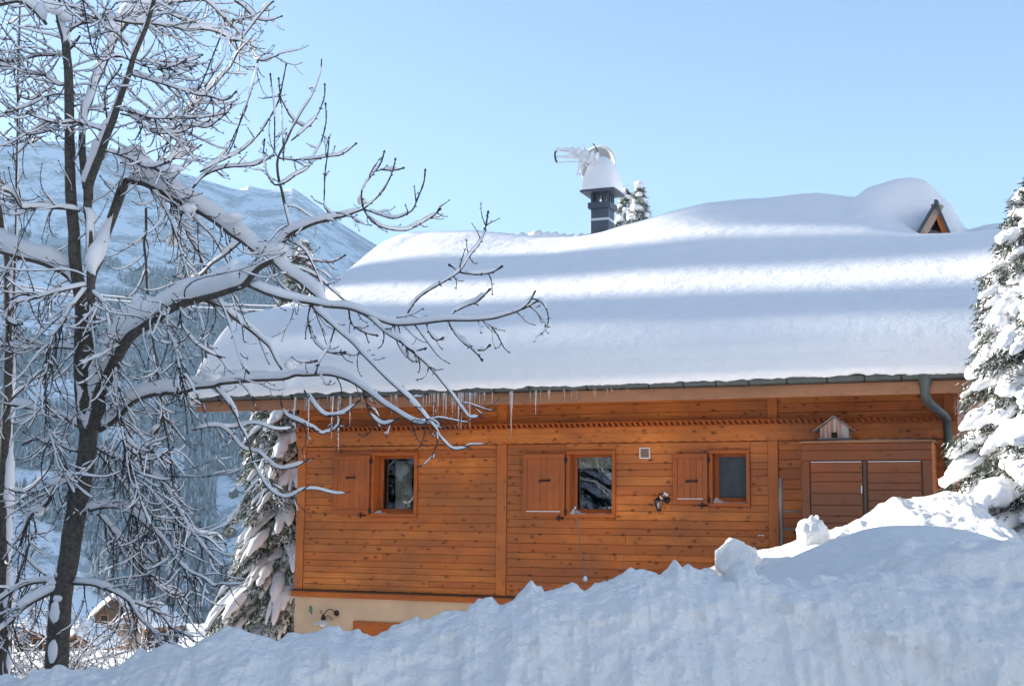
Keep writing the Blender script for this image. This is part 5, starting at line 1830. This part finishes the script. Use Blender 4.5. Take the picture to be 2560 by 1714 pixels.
# ---------------------------------------------------------------- spruces
def spruce(base, top_z, rmax, label, group, seed, nd_mat, nbough=90, droop=.55, pad=1.0, need=46, power=.8, name='spruce_tree', nl=.05, cones=0, zmin=.06, sprig=1.0):
    rg = np.random.default_rng(seed)
    bx, by, bz = base
    H_ = top_z - bz
    tr_, sn, cones_l = MB(), MB(), []
    tr_.tube([(bx, by, bz - .3), (bx, by, bz + H_ * .5), (bx, by, top_z)], [.03 + H_ * .014, .02 + H_ * .007, .006], 9)
    NV, NB = [], 0
    ang = 0
    for i in range(nbough):
        f = (i + .5) / nbough
        f = zmin + (1 - zmin) * f ** .92
        z = bz + H_ * f
        ang += 2.399963 + rg.normal(0, .25)
        ln = max(.1, rmax * (1 - f) ** power * rg.uniform(.72, 1.12) + .05)
        n = 9
        s = np.linspace(0, 1, n)
        dx, dy = math.cos(ang), math.sin(ang)
        rise = .22 * f
        zz = z + ln * (rise * s - droop * s ** 1.9) + .05 * ln
        rad = ln * (s - .12 * s ** 2)
        pts = np.stack([bx + dx * rad, by + dy * rad, zz], -1)
        tr_.tube(pts, .006 + .012 * (1 - s) * ln, 5)
        # sprays of needles hanging both sides
        m_ = int(need * (.4 + ln / rmax))
        ss = rg.uniform(.18, 1.02, m_) ** .8
        P0 = np.stack([np.interp(ss, s, pts[:, k]) for k in range(3)], -1)
        side = np.array([-dy, dx, 0])
        wd = (.10 + .30 * (1 - ss)) * ln * rg.uniform(-1, 1, m_)
        P0 = P0 + side * wd[:, None] + np.array([0, 0, -1]) * (rg.uniform(0, .12, m_) + np.abs(wd) * .4)[:, None] * (.5 + droop)
        # each spray: thin blades
        B = 5
        p = np.repeat(P0, B, 0)
        nn = len(p)
        out = np.array([dx, dy, 0])[None] * rg.uniform(.0, 1.0, nn)[:, None] + side[None] * rg.normal(0, .75, nn)[:, None] + np.array([0, 0, -1])[None] * rg.uniform(.0, 1.4, nn)[:, None] * (.4 + droop)
        out /= np.linalg.norm(out, axis=1)[:, None] + 1e-6
        l_ = nl * rg.uniform(.6, 1.8, nn)
        wv = np.cross(out, rg.normal(0, 1, (nn, 3)))
        wv /= np.linalg.norm(wv, axis=1)[:, None] + 1e-6
        wv *= (nl * .20)
        p = p + rg.normal(0, .018 * sprig, (nn, 3))
        V = np.stack([p - wv, p + wv, p + out * l_[:, None] + wv * .35, p + out * l_[:, None] - wv * .35], 1)
        NV.append(V.reshape(-1, 3))
        # snow pads along the bough
        npad = max(2, int(3 + 4 * ln / .8))
        for k in range(npad):
            c0 = rg.uniform(.25, .8)
            sp = np.clip(np.linspace(c0 - .22, c0 + rg.uniform(.18, .32), 9), .1, 1.04)
            q_ = np.stack([np.interp(sp, s, pts[:, j]) for j in range(3)], -1)
            off = rg.uniform(-1, 1) * (.22 * (1.1 - c0) + .05) * ln
            q_ = q_ + side * (off * np.linspace(.8, 1.2, 9))[:, None]
            q_[:, 2] -= abs(off) * .35 * droop
            hp2 = np.sin(np.linspace(.12, math.pi - .12, 9)) ** .6
            th_ = (.035 + .05 * rg.random()) * pad * (.5 + .6 * ln / rmax)
            wd_ = th_ * rg.uniform(1.1, 1.9)
            q_[:, 2] += th_ * .8
            jit = 1 + .35 * rg.normal(0, 1, 9) * .6
            rr2 = np.maximum(.004, th_ * hp2 * jit)
            sn.tube(q_, rr2, 7, flat=wd_ / th_)
        if cones and f > .45 and rg.random() < cones:
            for _ in range(4):
                c0 = rg.uniform(.4, .9)
                q_ = np.array([np.interp(c0, s, pts[:, j]) for j in range(3)])
                q_ += rg.normal(0, .04, 3)
                if len(cones_l) < 40:
                    cones_l.append(MB().tube([q_, q_ - (0, 0, .06), q_ - (0, 0, .15)], [.01, .028, .008], 6))
    # snowy leader
    sn.tube([(bx, by, top_z - .22), (bx + .01, by, top_z - .1), (bx, by, top_z + .02)], [.05 * pad, .045 * pad, .012], 8)
    V = np.concatenate(NV)
    k = len(V) // 4
    nm = MB().add(V, np.arange(k * 4).reshape(k, 4))
    t = empty(name, (bx, by, bz), 0, label, 'tree', group)
    under(tr_, 'trunk', M['trunk'], t, True)
    under(nm, 'crown', nd_mat, t)
    under(sn, 'snow', M['tree_snow'], t, True)
    for cn in cones_l:
        under(cn, 'cone', M['cone'], t, True)
    return t


def dup(root, loc, rz, label, group=None):
    r = root.copy()
    C.objects.link(r)
    r.location = loc
    r.rotation_euler = (0, 0, rz)
    r['label'] = label
    if group:
        r['group'] = group
    for ch_ in root.children:
        c = ch_.copy()
        C.objects.link(c)
        c.parent = r
    return r


c = P(712, 1500, 27.5)
top = P(800, 605, 27.5)
lsp = spruce((c[0] + .15, 27.5, -3.6), top[2], 2.15, 'snow-draped spruce behind the left corner of the chalet', None, 21, M['needles'], nbough=170, droop=.62, pad=1.1, need=130, power=.62, nl=.08)
c = P(2660, 1330, 14.0)
spruce((c[0] - .03, 14.0, -.5), 3.85, 1.36, 'bright snow-clotted conifer at the right edge beside the chalet', None, 33, M['needles2'], nbough=260, droop=.35, pad=1.35, need=95, power=.5, nl=.042, zmin=.02, sprig=1.6)
c = P(1598, 560, 35)
spruce((c[0], 35, P(1598, 462, 35)[2] - 10), P(1598, 462, 35)[2], 2.4, 'snowy spruce top showing just right of the chimney', None, 41, M['needles'], nbough=110, droop=.4, pad=1.9, need=60, power=.8, nl=.09, cones=.8)
c = P(1564, 560, 37)
spruce((c[0], 37, P(1564, 472, 37)[2] - 10), P(1564, 472, 37)[2], 2.2, 'spruce top half hidden behind the chimney', None, 42, M['needles'], nbough=100, droop=.4, pad=1.9, need=60, power=.8, nl=.09, cones=.8)
# tall spruces outside the frame on the left: they shade the bare tree and stand in the window reflections
gp = 'tall spruces left of the garden'
def sunpos(q, s_):
    return (q * math.cos(SUN_AZ) + s_ * math.sin(SUN_AZ), -q * math.sin(SUN_AZ) + s_ * math.cos(SUN_AZ), -4.0)


shade = spruce(sunpos(10.8, 34), 19.0, 3.3, 'tall spruce of the garden row left of the frame, nearest the chalet', gp, 51, M['needles2'], nbough=190, droop=.5, pad=1.6, need=75, power=.55, nl=.22)
for k_, (q_, s_, sc_) in enumerate([(16.8, 41, .14), (17.55, 44, .31), (17.95, 39, .26), (19.5, 43, .25), (19.95, 40, .27), (20.35, 44, .27), (10.6, 42, 1), (8.8, 33, 1), (6.6, 37, 1), (4.4, 32, 1), (2.2, 38, 1), (0, 33, 1), (-2.4, 37, 1), (11.4, 47, .8)]):
    d_ = dup(shade, sunpos(q_, s_), k_ * 1.3, 'tall spruce of the garden row left of the frame', gp)
    d_.scale = (sc_, sc_, 1.0)
pn = sunpos(22.5, 41)  # added pine out of view; its raised crown shades the roof's upper right
spruce((pn[0], pn[1], -4), 26, 3.2, 'unseen high-crowned pine added to shade the upper right of the roof', gp, 57, M['needles2'], nbough=90, droop=.35, pad=1.8, need=120, power=.5, nl=.26, zmin=.62)
for x, y, rz in [(-11.5, 6.8, 1.2), (-14.5, 10.2, 2.3), (-9.0, 3.0, .4)]:
    d_ = dup(shade, (x, y, -5), rz, 'tall spruce standing left of the street, mirrored in the windows', gp)
    d_.scale = (.9, .9, .62)


# ---------------------------------------------------------------- distant buildings
def cottage(name, u, v, y, w_, d_, h_, rh, rz, label, wm, rm, over=.5, win=0):
    """v = base line of the wall in the view"""
    p = P(u, v, y)
    t = empty(name, tuple(p), rz, label, 'house' if 'barn' not in name else 'barn', 'houses down in the valley')
    mb = MB()
    mb.box(-w_ / 2, w_ / 2, -d_ / 2, d_ / 2, -3, h_)
    mb.prism([(-w_ / 2, h_ + .001), (w_ / 2, h_ + .001), (0, h_ + rh)], -d_ / 2, d_ / 2)
    mb.build('wall', wm, t)
    rf = MB()
    s = rh / (w_ / 2)
    for sg in (-1, 1):
        a0, b0 = (0, h_ + rh + .05), (sg * (w_ / 2 + over), h_ - over * s + .05)
        poly = [a0, b0, (b0[0], b0[1] + .14), (0, a0[1] + .16)]
        rf.prism(poly if sg < 0 else poly[::-1], -d_ / 2 - over, d_ / 2 + over)
    ro = rf.build('roof', rm, t)
    n_ = 14
    xs_ = np.linspace(-w_ / 2 - over - .05, w_ / 2 + over + .05, 2 * n_ + 1)
    ys_ = np.linspace(-d_ / 2 - over - .05, d_ / 2 + over + .05, 18)
    X, Y = np.meshgrid(xs_, ys_)
    th_ = .55 * np.clip(1 - (np.abs(X) / (w_ / 2 + over + .06)) ** 8, .02, 1) ** .5 * np.clip(1 - (np.abs(Y) / (d_ / 2 + over + .06)) ** 10, .02, 1) ** .5
    Z = h_ + rh + .20 - np.abs(X) * s + th_ * (1 + .15 * fbm(X, Y, u, 2, 3))
    Z = Z - .12 * np.exp(-(X / .5) ** 2)
    MB().grid(np.stack([X, Y, Z], -1)).build('snow', M['far_snow'], ro, smooth=True)
    if win:
        for k in range(win):
            x0 = -w_ / 2 + (k + .5) * w_ / win - .4
            f_ = MB().bbox(x0, x0 + .8, -d_ / 2 - .06, -d_ / 2 - .003, .6, 1.6, .02).build('window', M['barn_warm'], t)
            MB().box(x0 + .1, x0 + .7, -d_ / 2 - .075, -d_ / 2 - .062, .7, 1.5).build('pane', M['dark_room'], f_)
    return t


cottage('barn', 372, 1626, 105, 2.9, 3.4, 1.9, .9, R(-35), 'dark brown plank barn down the slope right of the big tree', M['barn'], M['barn_warm'], .4)
cottage('wooden_house', 418, 1600, 128, 2.2, 4, 1.2, 1.1, R(22), 'small gabled house with tan gable boards behind the dark barn', M['barn'], M['barn_warm'], .5)
cottage('wooden_house', 288, 1572, 130, 3.4, 5, 1.5, 1.6, R(12), 'snow-roofed house with tan gable left of the dark barn', M['barn'], M['barn_warm'], .6, 2)
cottage('wooden_house', 215, 1668, 84, 2.4, 2.2, 1.3, .7, R(-12), 'dark timber house low behind the bush near the big tree foot', M['barn'], M['barn_warm'], .5, 2)
cottage('wooden_house', 70, 1650, 90, 2.6, 2, 1.3, .7, R(14), 'timber house low behind the two bare stems at the left', M['barn'], M['barn_warm'], .5, 2)
for u, v, w_, lb in ((584, 1240, 6, 'tiny far hay barn high in the snowy meadow'), (574, 1340, 8, 'tiny far hut with peaked roof in the middle of the meadow'), (466, 1486, 9, 'tiny far snow-covered barn among trees below the meadow')):
    # stand it on the far slope where this line of sight meets it
    ds = np.linspace(900, 2600, 1500)
    d0 = ray(u, v)
    ptsr = d0[None] * (ds[:, None] / d0[1])
    gz_ = ground(ptsr[:, 0], ptsr[:, 1])
    k = int(np.argmax(gz_ > ptsr[:, 2]))
    t = cottage('hay_barn', u, v, ds[k] - 1, w_, w_, 4.0, 3.0, R(40), lb, M['barn'], M['barn'], .6)
    t['category'] = 'barn'


# ---------------------------------------------------------------- valley haze
mb = MB().box(-3550, 3550, -3550, 3550, -90, 930)
m = bpy.data.materials.new('haze_air')
m.use_nodes = True
nt = m.node_tree
nt.nodes.clear()
pv = nt.nodes.new('ShaderNodeVolumePrincipled')
pv.inputs['Color'].default_value = (.51, .75, 1, 1)
pv.inputs['Density'].default_value = HAZE
pv.inputs['Anisotropy'].default_value = 0
ou = nt.nodes.new('ShaderNodeOutputMaterial')
nt.links.new(pv.outputs[0], ou.inputs['Volume'])
tag(mb.build('haze', m), kind='stuff')
